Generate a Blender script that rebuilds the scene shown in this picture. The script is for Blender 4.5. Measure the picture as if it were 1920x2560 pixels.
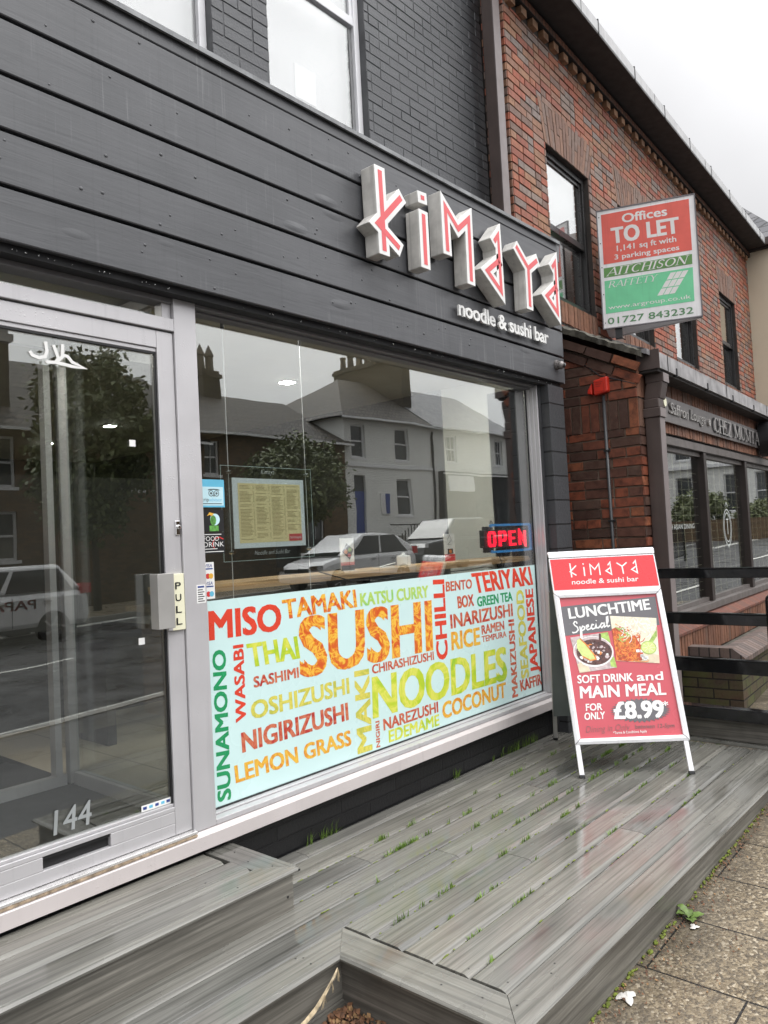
import bpy, bmesh, math, random
from mathutils import Matrix, Vector
R = math.radians
random.seed(7)
for o in list(bpy.data.objects): bpy.data.objects.remove(o)
SC = bpy.context.scene
COL = SC.collection
# ------------------------------------------------------------------ camera, sky, sun, exposure
CAMZ = 1.48
Rr, Rd, Rf = Vector((.657, -.752, -.051)), Vector((-.004, .063, -.998)), Vector((.754, .656, .039))
cam = bpy.data.cameras.new('camera'); camo = bpy.data.objects.new('camera', cam); COL.objects.link(camo)
fw = Rf.normalized(); rt = (Rr - fw * Rr.dot(fw)).normalized(); up = rt.cross(fw)
camo.matrix_world = Matrix(((rt.x, up.x, -fw.x, 0), (rt.y, up.y, -fw.y, 0), (rt.z, up.z, -fw.z, CAMZ), (0, 0, 0, 1)))
cam.sensor_fit = 'VERTICAL'; cam.sensor_height = 36; cam.lens = 36 * 1905 / 2560
cam.clip_start = .05; cam.clip_end = 1500
SC.camera = camo
SUN_EL, SUN_AZ = 58, 172            # the bright part of the overcast sky lies over the street, behind the camera
w = bpy.data.worlds.new('World'); SC.world = w; w.use_nodes = True
n = w.node_tree.nodes; l = w.node_tree.links
SKY_LOW, SKY_TOP, SKY_SUN = 3.6, 8.0, 3.1
bg = n['Background']; bg.inputs['Strength'].default_value = .15
sky = n.new('ShaderNodeTexSky'); sky.sky_type = 'NISHITA'; sky.sun_disc = False
sky.sun_elevation = R(SUN_EL); sky.sun_rotation = R(SUN_AZ); sky.air_density = 1.0; sky.dust_density = 4.0
hs = n.new('ShaderNodeHueSaturation'); hs.inputs['Saturation'].default_value = .05; hs.inputs['Value'].default_value = .12
tc = n.new('ShaderNodeTexCoord'); sx = n.new('ShaderNodeSeparateXYZ')
# overcast: brighter overhead and towards the hidden sun
cz = n.new('ShaderNodeMath'); cz.operation = 'MAXIMUM'; cz.inputs[1].default_value = 0
pz = n.new('ShaderNodeMath'); pz.operation = 'POWER'; pz.inputs[1].default_value = 1.8
mr = n.new('ShaderNodeMapRange'); mr.inputs[1].default_value = 0; mr.inputs[2].default_value = 1
mr.inputs[3].default_value = SKY_LOW; mr.inputs[4].default_value = SKY_TOP
dt = n.new('ShaderNodeVectorMath'); dt.operation = 'DOT_PRODUCT'
dt.inputs[1].default_value = (math.sin(R(SUN_AZ)) * math.cos(R(SUN_EL)), math.cos(R(SUN_AZ)) * math.cos(R(SUN_EL)), math.sin(R(SUN_EL)))
dm = n.new('ShaderNodeMapRange'); dm.inputs[1].default_value = .15; dm.inputs[2].default_value = .95; dm.inputs[3].default_value = 1; dm.inputs[4].default_value = SKY_SUN; dm.interpolation_type = 'SMOOTHSTEP'
m2 = n.new('ShaderNodeMath'); m2.operation = 'MULTIPLY'
nz = n.new('ShaderNodeTexNoise'); nz.inputs['Scale'].default_value = 2.4; nz.inputs['Detail'].default_value = 5
nm = n.new('ShaderNodeMapRange'); nm.inputs[1].default_value = .3; nm.inputs[2].default_value = .7; nm.inputs[3].default_value = .84; nm.inputs[4].default_value = 1.08
mu = n.new('ShaderNodeMath'); mu.operation = 'MULTIPLY'
cl = n.new('ShaderNodeCombineColor'); m98 = n.new('ShaderNodeMath'); m98.operation = 'MULTIPLY'; m98.inputs[1].default_value = 1.02
ad = n.new('ShaderNodeMixRGB'); ad.blend_type = 'ADD'; ad.inputs[0].default_value = 1
l.new(tc.outputs['Generated'], sx.inputs[0]); l.new(sx.outputs['Z'], cz.inputs[0]); l.new(cz.outputs[0], pz.inputs[0]); l.new(pz.outputs[0], mr.inputs[0]); l.new(tc.outputs['Generated'], dt.inputs[0]); l.new(dt.outputs['Value'], dm.inputs[0]); l.new(mr.outputs[0], m2.inputs[0]); l.new(dm.outputs[0], m2.inputs[1])
l.new(tc.outputs['Generated'], nz.inputs['Vector']); l.new(nz.outputs['Fac'], nm.inputs[0])
l.new(m2.outputs[0], mu.inputs[0]); l.new(nm.outputs[0], mu.inputs[1]); l.new(mu.outputs[0], m98.inputs[0])
l.new(mu.outputs[0], cl.inputs[0]); l.new(mu.outputs[0], cl.inputs[1]); l.new(m98.outputs[0], cl.inputs[2])
l.new(sky.outputs[0], hs.inputs['Color']); l.new(hs.outputs[0], ad.inputs[1]); l.new(cl.outputs[0], ad.inputs[2])
l.new(ad.outputs[0], bg.inputs['Color'])
sun = bpy.data.lights.new('sun', 'SUN'); sun.energy = 1.3; sun.angle = R(30); sun.color = (1, .975, .94)
so = bpy.data.objects.new('sun', sun); COL.objects.link(so)
sd = Vector((math.sin(R(SUN_AZ)) * math.cos(R(SUN_EL)), math.cos(R(SUN_AZ)) * math.cos(R(SUN_EL)), math.sin(R(SUN_EL))))
so.rotation_euler = (-sd).to_track_quat('-Z', 'Y').to_euler(); so.location = (0, -20, 40)
SC.view_settings.view_transform = 'Standard'; SC.view_settings.look = 'None'
SC.view_settings.exposure = 0; SC.view_settings.gamma = 1
try: SC.view_settings.use_curve_mapping = False
except Exception: pass
SC.cycles.max_bounces = 10; SC.cycles.transparent_max_bounces = 16; SC.cycles.glossy_bounces = 5
SC.cycles.use_denoising = True
SC.cycles.caustics_reflective = False; SC.cycles.caustics_refractive = False

# ------------------------------------------------------------------ materials
class NT:
    def __init__(s, name):
        s.m = bpy.data.materials.new(name); s.m.use_nodes = True
        s.n = s.m.node_tree.nodes; s.l = s.m.node_tree.links; s.n.clear()
        s.out = s.n.new('ShaderNodeOutputMaterial')
    def add(s, t, **k):
        x = s.n.new('ShaderNode' + t)
        for a, v in k.items(): setattr(x, a, v)
        return x
    def put(s, sock, v):
        if v is None: return
        if hasattr(v, 'is_output'): s.l.new(v, sock)
        else:
            if isinstance(v, (tuple, list)) and len(v) == 3 and sock.type == 'RGBA': v = (*v, 1)
            sock.default_value = v
    def math(s, op, a, b=None, clamp=False):
        x = s.add('Math', operation=op); x.use_clamp = clamp
        s.put(x.inputs[0], a)
        if b is not None: s.put(x.inputs[1], b)
        return x.outputs[0]
    def mix(s, f, a, b, bt='MIX'):
        x = s.add('MixRGB', blend_type=bt); s.put(x.inputs[0], f); s.put(x.inputs[1], a); s.put(x.inputs[2], b); return x.outputs[0]
    def noise(s, vec, scale, detail=4, rough=.55, out='Fac', dist=0):
        x = s.add('TexNoise'); s.put(x.inputs['Vector'], vec); x.inputs['Scale'].default_value = scale
        x.inputs['Detail'].default_value = detail; x.inputs['Roughness'].default_value = rough; x.inputs['Distortion'].default_value = dist
        return x.outputs[out]
    def ramp(s, fac, stops, const=False):
        x = s.add('ValToRGB'); s.put(x.inputs[0], fac); cr = x.color_ramp
        if const: cr.interpolation = 'CONSTANT'
        while len(cr.elements) < len(stops): cr.elements.new(.5)
        for e, (p, c) in zip(cr.elements, stops):
            e.position = p; e.color = (*c, 1) if len(c) == 3 else c
        return x.outputs[0]
    def rng(s, v, a, b, c, d):
        x = s.add('MapRange'); s.put(x.inputs[0], v)
        for i, q in enumerate((a, b, c, d)): x.inputs[i + 1].default_value = q
        return x.outputs[0]
    def obj(s): return s.add('TexCoord').outputs['Object']
    def sep(s, v):
        x = s.add('SeparateXYZ'); s.put(x.inputs[0], v); return x.outputs
    def comb(s, x=0, y=0, z=0):
        c = s.add('CombineXYZ'); s.put(c.inputs[0], x); s.put(c.inputs[1], y); s.put(c.inputs[2], z); return c.outputs[0]
    def mapv(s, v, sc=(1, 1, 1), loc=(0, 0, 0)):
        x = s.add('Mapping'); s.put(x.inputs[0], v); x.inputs['Scale'].default_value = sc; x.inputs['Location'].default_value = loc; return x.outputs[0]
    def bump(s, h, strength=.3, dist=.01, nrm=None):
        x = s.add('Bump'); s.put(x.inputs['Height'], h); x.inputs['Strength'].default_value = strength; x.inputs['Distance'].default_value = dist
        if nrm is not None: s.l.new(nrm, x.inputs['Normal'])
        return x.outputs[0]
    def bsdf(s, col, rough=.5, metal=0, spec=.5, nrm=None, coat=0, coat_r=.1, emit=None, es=0):
        x = s.add('BsdfPrincipled'); s.put(x.inputs['Base Color'], col); s.put(x.inputs['Roughness'], rough); s.put(x.inputs['Metallic'], metal)
        s.put(x.inputs['Specular IOR Level'], spec); s.put(x.inputs['Coat Weight'], coat); x.inputs['Coat Roughness'].default_value = coat_r
        if nrm is not None: s.l.new(nrm, x.inputs['Normal'])
        if emit is not None: s.put(x.inputs['Emission Color'], emit); x.inputs['Emission Strength'].default_value = es
        s.l.new(x.outputs[0], s.out.inputs[0]); return x

def plain(name, col, rough=.5, metal=0, var=.12, vs=6, bump=0, bs=40, spec=.5, coat=0, emit=None, es=0, streak=0):
    t = NT(name); v = t.obj()
    f = t.noise(v, vs, 5)
    lo = tuple(c * (1 - var) for c in col); hi = tuple(min(1, c * (1 + var)) for c in col)
    c = t.ramp(f, [(.3, lo), (.7, hi)])
    if streak:      # rain streaks, drawn out vertically
        g = t.noise(t.mapv(v, (38, 38, 1.6)), 1, 3)
        c = t.mix(t.rng(g, .55, .75, 0, streak), c, tuple(x * .45 for x in col))
    r = t.rng(t.noise(v, vs * 1.7, 3), .3, .7, max(.02, rough - .08), min(1, rough + .08))
    nr = t.bump(t.noise(v, bs, 4), bump, .004) if bump else None
    t.bsdf(c, r, metal, spec, nr, coat, .1, emit, es)
    return t.m

def brick(name, cols, mortar, bw=.225, bh=.075, mo=.006, soldier=False, bumpd=.006, rough=.75, shift=(0, 0), dirt=.35, moss=None, floor=False, spec=.35, noisy=.25, offs=.5, mortar_dep=1.0):
    t = NT(name); v = t.obj(); s = t.sep(v)
    if floor: u, z = s[1], s[0]
    else:
        u, z = t.math('ADD', s[0], s[1]), s[2]
    if soldier: u, z = z, u
    u = t.math('ADD', u, shift[0]); z = t.math('ADD', z, shift[1])
    wob = t.noise(v, 9, 2)
    vec = t.comb(u, t.math('ADD', z, t.rng(wob, 0, 1, -.003, .003)), 0)
    b = t.add('TexBrick', offset=offs); t.put(b.inputs['Vector'], vec)
    b.inputs['Color1'].default_value = (0, 0, 0, 1); b.inputs['Color2'].default_value = (1, 1, 1, 1); b.inputs['Mortar'].default_value = (.5, .5, .5, 1)
    b.inputs['Scale'].default_value = 1; b.inputs['Mortar Size'].default_value = mo; b.inputs['Mortar Smooth'].default_value = .25
    b.inputs['Brick Width'].default_value = bw; b.inputs['Row Height'].default_value = bh
    k = len(cols); rgb = t.ramp(b.outputs['Color'], [(i / k, c) for i, c in enumerate(cols)], True)
    g = t.noise(v, 55, 5, .7); rgb = t.mix(t.rng(g, .3, .75, 0, noisy + .25), rgb, tuple(sum(c[i] for c in cols) / k * .45 for i in range(3)))
    big = t.noise(v, 1.3, 4); rgb = t.mix(t.rng(big, .45, .75, 0, dirt), rgb, tuple(sum(c[i] for c in cols) / k * .35 for i in range(3)))
    if moss: rgb = t.mix(t.rng(t.noise(v, 5, 5), .4, .62, 0, .85), rgb, moss)
    mcol = t.mix(t.noise(v, 30, 3), tuple(c * .7 for c in mortar), tuple(c * 1.25 for c in mortar))
    c = t.mix(b.outputs['Fac'], rgb, mcol)
    h = t.math('ADD', t.math('MULTIPLY', t.math('SUBTRACT', 1, b.outputs['Fac']), mortar_dep), t.math('MULTIPLY', g, .3))
    h = t.math('ADD', h, t.math('MULTIPLY', b.outputs['Color'], .12))
    t.bsdf(c, t.rng(g, .3, .7, rough - .1, rough + .08), 0, spec, t.bump(h, 1, bumpd))
    return t.m

def brick_unit(name, cols, rough=.65, blotch=.6, dark=.3, bump=.004, spec=.35, dirt=.3, streak=0):
    t = NT(name); v = t.obj(); off = t.add('NewGeometry').outputs['Random Per Island']; k = len(cols)
    c = t.ramp(off, [(i / k, q) for i, q in enumerate(cols)], True)
    sc = t.add('VectorMath', operation='SCALE'); t.put(sc.inputs[0], t.comb(off, off, off)); sc.inputs[3].default_value = 51
    vv = t.add('VectorMath', operation='ADD'); t.put(vv.inputs[0], v); t.l.new(sc.outputs[0], vv.inputs[1]); q = vv.outputs[0]
    n1 = t.noise(q, 17, 4, .65); n2 = t.noise(q, 70, 4, .7)
    av = [sum(x[i] for x in cols) / k for i in range(3)]
    c = t.mix(t.rng(n1, .42, .7, 0, blotch), c, tuple(x * dark for x in av)); c = t.mix(t.rng(n2, .55, .8, 0, .45), c, tuple(min(1, x * 1.7) for x in av))
    c = t.mix(t.rng(t.noise(v, 1.1, 4), .45, .75, 0, dirt), c, tuple(x * .35 for x in av))
    if streak: c = t.mix(t.rng(t.noise(t.mapv(v, (22, 22, .9)), 1, 3), .56, .75, 0, streak), c, tuple(x * .3 for x in av))
    t.bsdf(c, t.rng(n2, .3, .7, rough - .1, rough + .1), 0, spec, t.bump(n2, .6, bump)); return t.m

def emis(name, col, st):
    t = NT(name); e = t.add('Emission'); e.inputs[0].default_value = (*col, 1); e.inputs[1].default_value = st
    t.l.new(e.outputs[0], t.out.inputs[0]); return t.m

def glass(name, k=2.2, c=.02, tint=(.86, .9, .88), rough=0.0, wave=0):
    t = NT(name); fr = t.add('Fresnel'); gm = t.add('NewGeometry'); t.l.new(t.rng(gm.outputs['Backfacing'], 0, 1, 1.5, 1 / 1.5), fr.inputs[0])
    f = t.math('MINIMUM', t.math('ADD', t.math('MULTIPLY', fr.outputs[0], k), c), .92)
    tr = t.add('BsdfTransparent'); tr.inputs[0].default_value = (*tint, 1)
    gl = t.add('BsdfGlossy'); gl.inputs['Roughness'].default_value = rough; gl.inputs[0].default_value = (.985, 1, .985, 1)
    if wave:
        nb = t.bump(t.noise(t.obj(), 1.7, 2), 1, wave); t.l.new(nb, gl.inputs['Normal'])
    mx = t.add('MixShader'); t.l.new(f, mx.inputs[0]); t.l.new(tr.outputs[0], mx.inputs[1]); t.l.new(gl.outputs[0], mx.inputs[2])
    t.l.new(mx.outputs[0], t.out.inputs[0]); return t.m

def timber(name, col, grain=(1.2, 60, 60), rough=(.16, .42), var=.5, wet=True, island=True, bumpd=.0016, dark=.55, spec=.5):
    t = NT(name); v = t.obj()
    g = t.add('NewGeometry')
    off = g.outputs['Random Per Island'] if island else None
    if island: vv = t.add('VectorMath', operation='ADD'); t.put(vv.inputs[0], v); sc = t.add('VectorMath', operation='SCALE'); t.put(sc.inputs[0], t.comb(off, off, off)); sc.inputs[3].default_value = 37; t.l.new(sc.outputs[0], vv.inputs[1]); v2 = vv.outputs[0]
    else: v2 = v
    gv = t.mapv(v2, grain)
    f1 = t.noise(t.mapv(v2, tuple(g_ * (1.5 if g_ > 20 else 1.3) for g_ in grain)), 1, 5, .7, dist=.35) if wet else t.noise(gv, 1, 6, .65, dist=.6)
    f2 = t.noise(t.mapv(v2, (grain[0] * .5, grain[1] * .22, grain[2] * .22)), 1, 5, .7, dist=2.2)
    wav = t.add('TexWave', wave_type='BANDS', bands_direction='DIAGONAL'); t.put(wav.inputs['Vector'], t.mapv(v2, (grain[0] * .2, grain[1] * .22, grain[2] * .22)))
    wav.inputs['Distortion'].default_value = 7; wav.inputs['Detail'].default_value = 3; wav.inputs['Scale'].default_value = 1.2
    lo = tuple(c * (1 - var) for c in col); hi = tuple(c * (1 + var * .55) for c in col)
    c = t.ramp(f1, [(.3, lo), (.68, hi)])
    c = t.mix(t.rng(f2, .42, .66, 0, dark), c, tuple(x * .42 for x in col))
    c = t.mix(t.rng(wav.outputs['Fac'], .0, .2, .5, 0), c, tuple(x * .4 for x in col))
    if island: c = t.mix(1, c, t.ramp(off, [(0, (.8, .8, .8)), (1, (1.18, 1.15, 1.1))]), 'MULTIPLY')
    wetn = t.noise(t.mapv(v, (1.2, 4.5, 4.5)), 1.3, 3, .5)
    h = t.math('ADD', f1, t.math('MULTIPLY', wav.outputs['Fac'], .4))
    if wet:     # standing film of water in patches: smooth and dark there, matt and grained between
        m = t.rng(wetn, .36, .62, 1, 0); r = t.rng(m, 0, 1, rough[1], rough[0]); c = t.mix(t.math('MULTIPLY', m, .3), c, (0, 0, 0))
        bp = t.add('Bump'); t.put(bp.inputs['Height'], h); t.put(bp.inputs['Strength'], t.rng(m, 0, 1, .35, .05)); bp.inputs['Distance'].default_value = bumpd
        t.bsdf(c, r, 0, spec, bp.outputs[0]); return t.m
    t.bsdf(c, t.rng(f1, .3, .7, rough[0], rough[1]), 0, spec, t.bump(h, .45, bumpd)); return t.m

M = {}
M['black_paint'] = plain('black_painted_brick_trim', (.047, .048, .051), .38, var=.2, bump=.25, bs=60)
M['black_brick'] = brick('black_painted_brickwork', [(.072, .075, .08), (.082, .085, .091), (.064, .066, .071)], (.028, .029, .031), mo=.007, rough=.42, bumpd=.016, dirt=.2, noisy=.15, spec=.5)
M['plinth_brick'] = brick('black_painted_plinth', [(.012, .012, .013), (.016, .016, .017)], (.009, .009, .01), rough=.4, mo=.006, bumpd=.008, bw=.44, bh=.075, noisy=.1, spec=.4)
M['black_block'] = brick('black_painted_blocks', [(.062, .064, .068), (.07, .072, .077)], (.014, .014, .015), bw=.9, bh=.183, mo=.006, rough=.38, bumpd=.01, shift=(.31, -.08), noisy=.15)
def fascia_mat():
    t = NT('charcoal_painted_boards'); v = t.obj(); g = t.add('NewGeometry'); off = g.outputs['Random Per Island']
    sc = t.add('VectorMath', operation='SCALE'); t.put(sc.inputs[0], t.comb(off, off, off)); sc.inputs[3].default_value = 23
    vv = t.add('VectorMath', operation='ADD'); t.put(vv.inputs[0], v); t.l.new(sc.outputs[0], vv.inputs[1]); q = vv.outputs[0]
    gr = t.noise(t.mapv(q, (2.2, 30, 34)), 1, 6, .65, dist=.7)
    kn = t.add('TexVoronoi', feature='SMOOTH_F1'); t.put(kn.inputs['Vector'], t.mapv(q, (1.9, 3, 6.5))); kn.inputs['Scale'].default_value = 1.0
    knot = t.rng(kn.outputs['Distance'], .03, .17, 1, 0)
    c = t.ramp(t.noise(q, 2.4, 5), [(.3, (.066, .068, .073)), (.72, (.092, .094, .10))])
    st = t.noise(t.mapv(v, (60, 1, 1.3)), 1, 3, .6); band = t.noise(t.mapv(v, (2.2, 1, 2.2)), 1, 2)
    drip = t.math('MULTIPLY', t.rng(st, .6, .68, 0, .4), t.rng(band, .5, .62, 0, 1))
    c = t.mix(drip, c, (.2, .205, .21))
    gr2 = t.noise(t.mapv(q, (.8, 5, 7)), 1, 5, .65); c = t.mix(t.rng(gr2, .5, .75, 0, .5), c, (.045, .046, .05))
    c = t.mix(t.rng(st, .3, .42, .3, 0), c, (.05, .051, .055))
    h = t.math('ADD', t.math('MULTIPLY', gr, .55), t.math('MULTIPLY', knot, 1.5))
    t.bsdf(c, t.rng(gr, .3, .7, .28, .44), 0, .55, t.bump(h, .6, .0038)); return t.m
M['fascia'] = fascia_mat()
M['flash'] = plain('lead_flashing', (.19, .195, .2), .4, .2, var=.4, vs=9, bump=.4, bs=25, streak=.6)
M['dark'] = plain('dark_gap', (.006, .006, .007), .7)
def alu(name, col, rough, metal, flat=.1):
    t = NT(name); v = t.obj()
    f = t.noise(v, 3.5, 5); c = t.ramp(f, [(.3, tuple(x * (1 - flat) for x in col)), (.7, col)])
    st = t.noise(t.mapv(v, (30, 30, 1.2)), 1, 3); c = t.mix(t.rng(st, .58, .8, 0, .3), c, tuple(x * .55 for x in col))
    dr = t.add('TexVoronoi'); t.put(dr.inputs['Vector'], v); dr.inputs['Scale'].default_value = 85
    drop = t.math('MULTIPLY', t.rng(dr.outputs['Distance'], .12, .3, 1, 0), t.rng(t.noise(v, 6, 3), .52, .62, 0, 1))
    t.bsdf(c, t.rng(f, .3, .7, rough - .06, rough + .08), metal, .5, t.bump(drop, .5, .0012)); return t.m
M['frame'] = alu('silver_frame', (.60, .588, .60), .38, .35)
M['frame_shaded'] = alu('silver_frame_shaded', (.22, .215, .22), .45, .3)  # darker copy of the frame silver, shade under the fascia put into it
M['sill'] = alu('pale_sill', (.62, .57, .56), .4, .1)
M['thresh'] = plain('bright_threshold', (.8, .79, .78), .25, .7, var=.1, vs=20)
M['woodrot'] = plain('worn_wood_edge', (.34, .26, .18), .8, var=.6, vs=30, bump=.5)
M['glass'] = glass('shop_glass', 3.5, .045, (.97, .99, .98), wave=.0006)
M['door_glass'] = glass('door_glass', 3.0, .03, (.93, .95, .94), wave=.0005)
M['glass_up'] = glass('upstairs_glass', 2.6, .05, (.93, .93, .93), wave=.0006)
M['glass_far'] = glass('restaurant_glass', 1.3, .05, (.8, .81, .8), wave=.0003)
M['clear'] = glass('clear_acrylic', 1.0, .015, (.93, .96, .95))
M['acr_edge'] = plain('acrylic_edge', (.55, .68, .65), .15)
M['rubber'] = plain('black_rubber', (.012, .012, .013), .45)
M['white'] = plain('white_plastic', (.78, .78, .78), .35, var=.04)
M['white_up'] = plain('white_window_frame', (.74, .74, .76), .35, var=.06)
M['blind'] = plain('pale_blind', (.52, .52, .53), .7, var=.05, vs=1.5)
M['deck'] = timber('wet_grey_deck_boards', (.205, .203, .186), rough=(.05, .32), spec=.62, var=.36, dark=.3)
M['deck_x'] = timber('wet_grey_deck_trim', (.205, .203, .186), grain=(60, 1.2, 60), rough=(.08, .34), spec=.62, var=.36, dark=.3)
M['deck_face'] = timber('grey_deck_fascia', (.22, .212, .19), rough=(.35, .6), spec=.35)
M['deck_face_x'] = timber('grey_deck_fascia_cross', (.16, .15, .135), grain=(60, 1.2, 60), rough=(.35, .6), spec=.35)
def pave():
    t = NT('wet_aggregate_paving'); v = t.obj(); s = t.sep(v)
    vec = t.comb(t.math('ADD', s[1], -.9 + 6), t.math('ADD', s[0], -.31 + 4.2 - 4.2), 0)
    b = t.add('TexBrick', offset=.4); t.put(b.inputs['Vector'], vec); b.inputs['Scale'].default_value = 1
    b.inputs['Color1'].default_value = (0, 0, 0, 1); b.inputs['Color2'].default_value = (1, 1, 1, 1); b.inputs['Mortar'].default_value = (0, 0, 0, 1)
    b.inputs['Brick Width'].default_value = .6; b.inputs['Row Height'].default_value = .42; b.inputs['Mortar Size'].default_value = .0045; b.inputs['Mortar Smooth'].default_value = .3
    vo = t.add('TexVoronoi'); t.put(vo.inputs['Vector'], v); vo.inputs['Scale'].default_value = 95
    v2 = t.add('TexVoronoi'); t.put(v2.inputs['Vector'], v); v2.inputs['Scale'].default_value = 230
    c = t.ramp(t.sep(vo.outputs['Color'])[0], [(0, (.055, .043, .029)), (.3, (.13, .10, .062)), (.54, (.20, .158, .10)), (.76, (.29, .235, .155)), (.93, (.45, .39, .29))], True)
    c = t.mix(.22, c, t.ramp(t.sep(v2.outputs['Color'])[1], [(0, (.05, .04, .027)), (1, (.44, .36, .25))]))
    c = t.mix(t.rng(t.noise(v, 2.2, 5), .45, .7, 0, .5), c, (.11, .095, .07))
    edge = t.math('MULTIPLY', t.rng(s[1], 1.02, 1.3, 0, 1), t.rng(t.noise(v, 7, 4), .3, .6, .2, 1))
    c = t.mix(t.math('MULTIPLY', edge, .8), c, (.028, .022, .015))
    c = t.mix(t.math('MULTIPLY', b.outputs['Color'], .12), c, (.3, .26, .2))
    c = t.mix(b.outputs['Fac'], c, (.012, .011, .01))
    h = t.math('SUBTRACT', t.math('MULTIPLY', vo.outputs['Distance'], -.5), t.math('MULTIPLY', b.outputs['Fac'], 1.6))
    t.bsdf(c, t.rng(t.noise(v, 4, 3), .35, .65, .25, .55), 0, .5, t.bump(h, .8, .004)); return t.m
M['pave'] = pave()
def asphalt():
    t = NT('wet_asphalt'); v = t.obj()
    c = t.ramp(t.noise(v, 160, 4, .7), [(.3, (.028, .028, .03)), (.7, (.075, .075, .077))])
    c = t.mix(t.rng(t.noise(v, .5, 4), .4, .65, 0, .5), c, (.03, .03, .032))
    t.bsdf(c, t.rng(t.noise(v, 1.2, 4), .35, .65, .22, .5), 0, .5, t.bump(t.noise(v, 220, 3), .5, .004)); return t.m
M['road'] = asphalt()
M['line'] = plain('road_line_paint', (.62, .62, .58), .5, var=.3, vs=20)
M['kerb'] = plain('kerb_stone', (.25, .24, .22), .5, bump=.3)
BR = [(.36, .105, .06), (.29, .095, .062), (.31, .165, .10), (.19, .125, .10), (.37, .14, .08), (.27, .175, .135), (.23, .19, .17), (.34, .18, .105), (.36, .115, .07), (.25, .195, .165), (.29, .15, .10), (.33, .12, .08)]
M['office_brick'] = brick('red_multi_brick', BR, (.022, .018, .017), mo=.007, bumpd=.01, rough=.65, dirt=.35, noisy=.45)
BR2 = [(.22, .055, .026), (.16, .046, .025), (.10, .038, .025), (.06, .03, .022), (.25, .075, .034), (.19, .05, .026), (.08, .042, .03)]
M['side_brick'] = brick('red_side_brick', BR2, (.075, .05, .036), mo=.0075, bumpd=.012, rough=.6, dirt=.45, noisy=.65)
M['u_office'] = brick_unit('red_grey_bricks', BR, blotch=.5, streak=.3)
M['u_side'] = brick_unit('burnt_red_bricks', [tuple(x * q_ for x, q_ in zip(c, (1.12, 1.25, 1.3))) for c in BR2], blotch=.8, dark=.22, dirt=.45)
M['u_soldier'] = brick_unit('brown_soldier_bricks', [(.22, .10, .06), (.18, .085, .055), (.15, .085, .06), (.25, .12, .075)], blotch=.5, streak=.35)
M['u_arch'] = brick_unit('arch_bricks', [(.24, .135, .095), (.20, .115, .085), (.27, .15, .10), (.22, .15, .12)], blotch=.45)
M['u_black'] = brick_unit('black_painted_bricks', [(.068, .071, .076), (.074, .077, .082), (.064, .066, .071)], rough=.4, blotch=.25, dark=.6, spec=.5, bump=.006)
M['mortar'] = plain('dark_mortar', (.05, .042, .037), .9, var=.3, bump=.4)
M['mortar_w'] = plain('warm_mortar', (.13, .095, .07), .9, var=.4, vs=12, bump=.4)
M['mortar_b'] = plain('black_painted_mortar', (.058, .060, .064), .5, var=.2)
M['side_soldier'] = brick('red_soldier_brick', BR2, (.075, .05, .036), bw=.225, bh=.075, mo=.006, soldier=True, bumpd=.008, rough=.6, offs=0, shift=(-2.232 + .225 * 10, 0))
M['soldier'] = brick('front_soldier_brick', [(.17, .07, .042), (.14, .062, .04), (.11, .058, .04), (.2, .085, .05)], (.02, .017, .015), soldier=True, bw=.225, bh=.072, mo=.006, bumpd=.008, offs=0, shift=(.02, 0))
M['arch_brick'] = brick('arch_brick', [(.23, .13, .09), (.19, .11, .08), (.26, .14, .095), (.21, .14, .11)], (.05, .035, .028), soldier=True, bw=.33, bh=.062, mo=.004, bumpd=.005, offs=.35)
M['dent'] = plain('dentil_brick', (.26, .14, .075), .7, var=.45, vs=8)
M['moss_brick'] = brick('mossy_garden_brick', [(.085, .06, .04), (.10, .075, .045), (.07, .05, .035), (.10, .055, .038)], (.02, .017, .013), bumpd=.012, moss=(.075, .085, .028), rough=.8)
M['cap_brick'] = brick('weathered_coping_brick', [(.17, .12, .1), (.13, .1, .09), (.2, .15, .13)], (.035, .03, .028), soldier=False, bw=.075, bh=2, mo=.006, bumpd=.008, offs=0)
M['sill_brick'] = brick('red_sill_brick', [(.21, .085, .055), (.18, .07, .05), (.16, .075, .055)], (.06, .04, .033), bw=.072, bh=3, mo=.004, bumpd=.005, offs=0)
M['brown'] = plain('brown_gutter_plastic', (.062, .044, .039), .42, var=.15, streak=.3)
M['brown_lit'] = plain('lit_downpipe_plastic', (.20, .17, .165), .45, var=.08)  # pale copy of the pipe brown, light on its front put into the colour
M['gutter_w'] = plain('weathered_gutter', (.30, .29, .29), .5, var=.4, vs=7, streak=.75)
M['gutter_p'] = plain('pale_gutter', (.46, .46, .46), .5, var=.12, streak=.4)
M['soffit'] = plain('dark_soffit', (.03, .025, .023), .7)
M['cream'] = plain('cream_render', (.62, .55, .42), .8, var=.05, vs=2, bump=.2, bs=80)
def slates():
    t = NT('wet_slates'); v = t.obj(); s = t.sep(v); b = t.add('TexBrick', offset=.5)
    t.put(b.inputs['Vector'], t.comb(t.math('ADD', s[0], t.math('MULTIPLY', s[1], .35)), t.math('MULTIPLY', s[2], 1.5), 0)); b.inputs['Scale'].default_value = 1
    b.inputs['Color1'].default_value = (.09, .09, .10, 1); b.inputs['Color2'].default_value = (.2, .195, .2, 1); b.inputs['Mortar'].default_value = (.03, .03, .03, 1)
    b.inputs['Brick Width'].default_value = .3; b.inputs['Row Height'].default_value = .2; b.inputs['Mortar Size'].default_value = .012
    t.bsdf(b.outputs['Color'], .4, 0, .5, t.bump(t.math('SUBTRACT', 1, b.outputs['Fac']), .8, .02)); return t.m
M['slate'] = slates()
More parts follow.
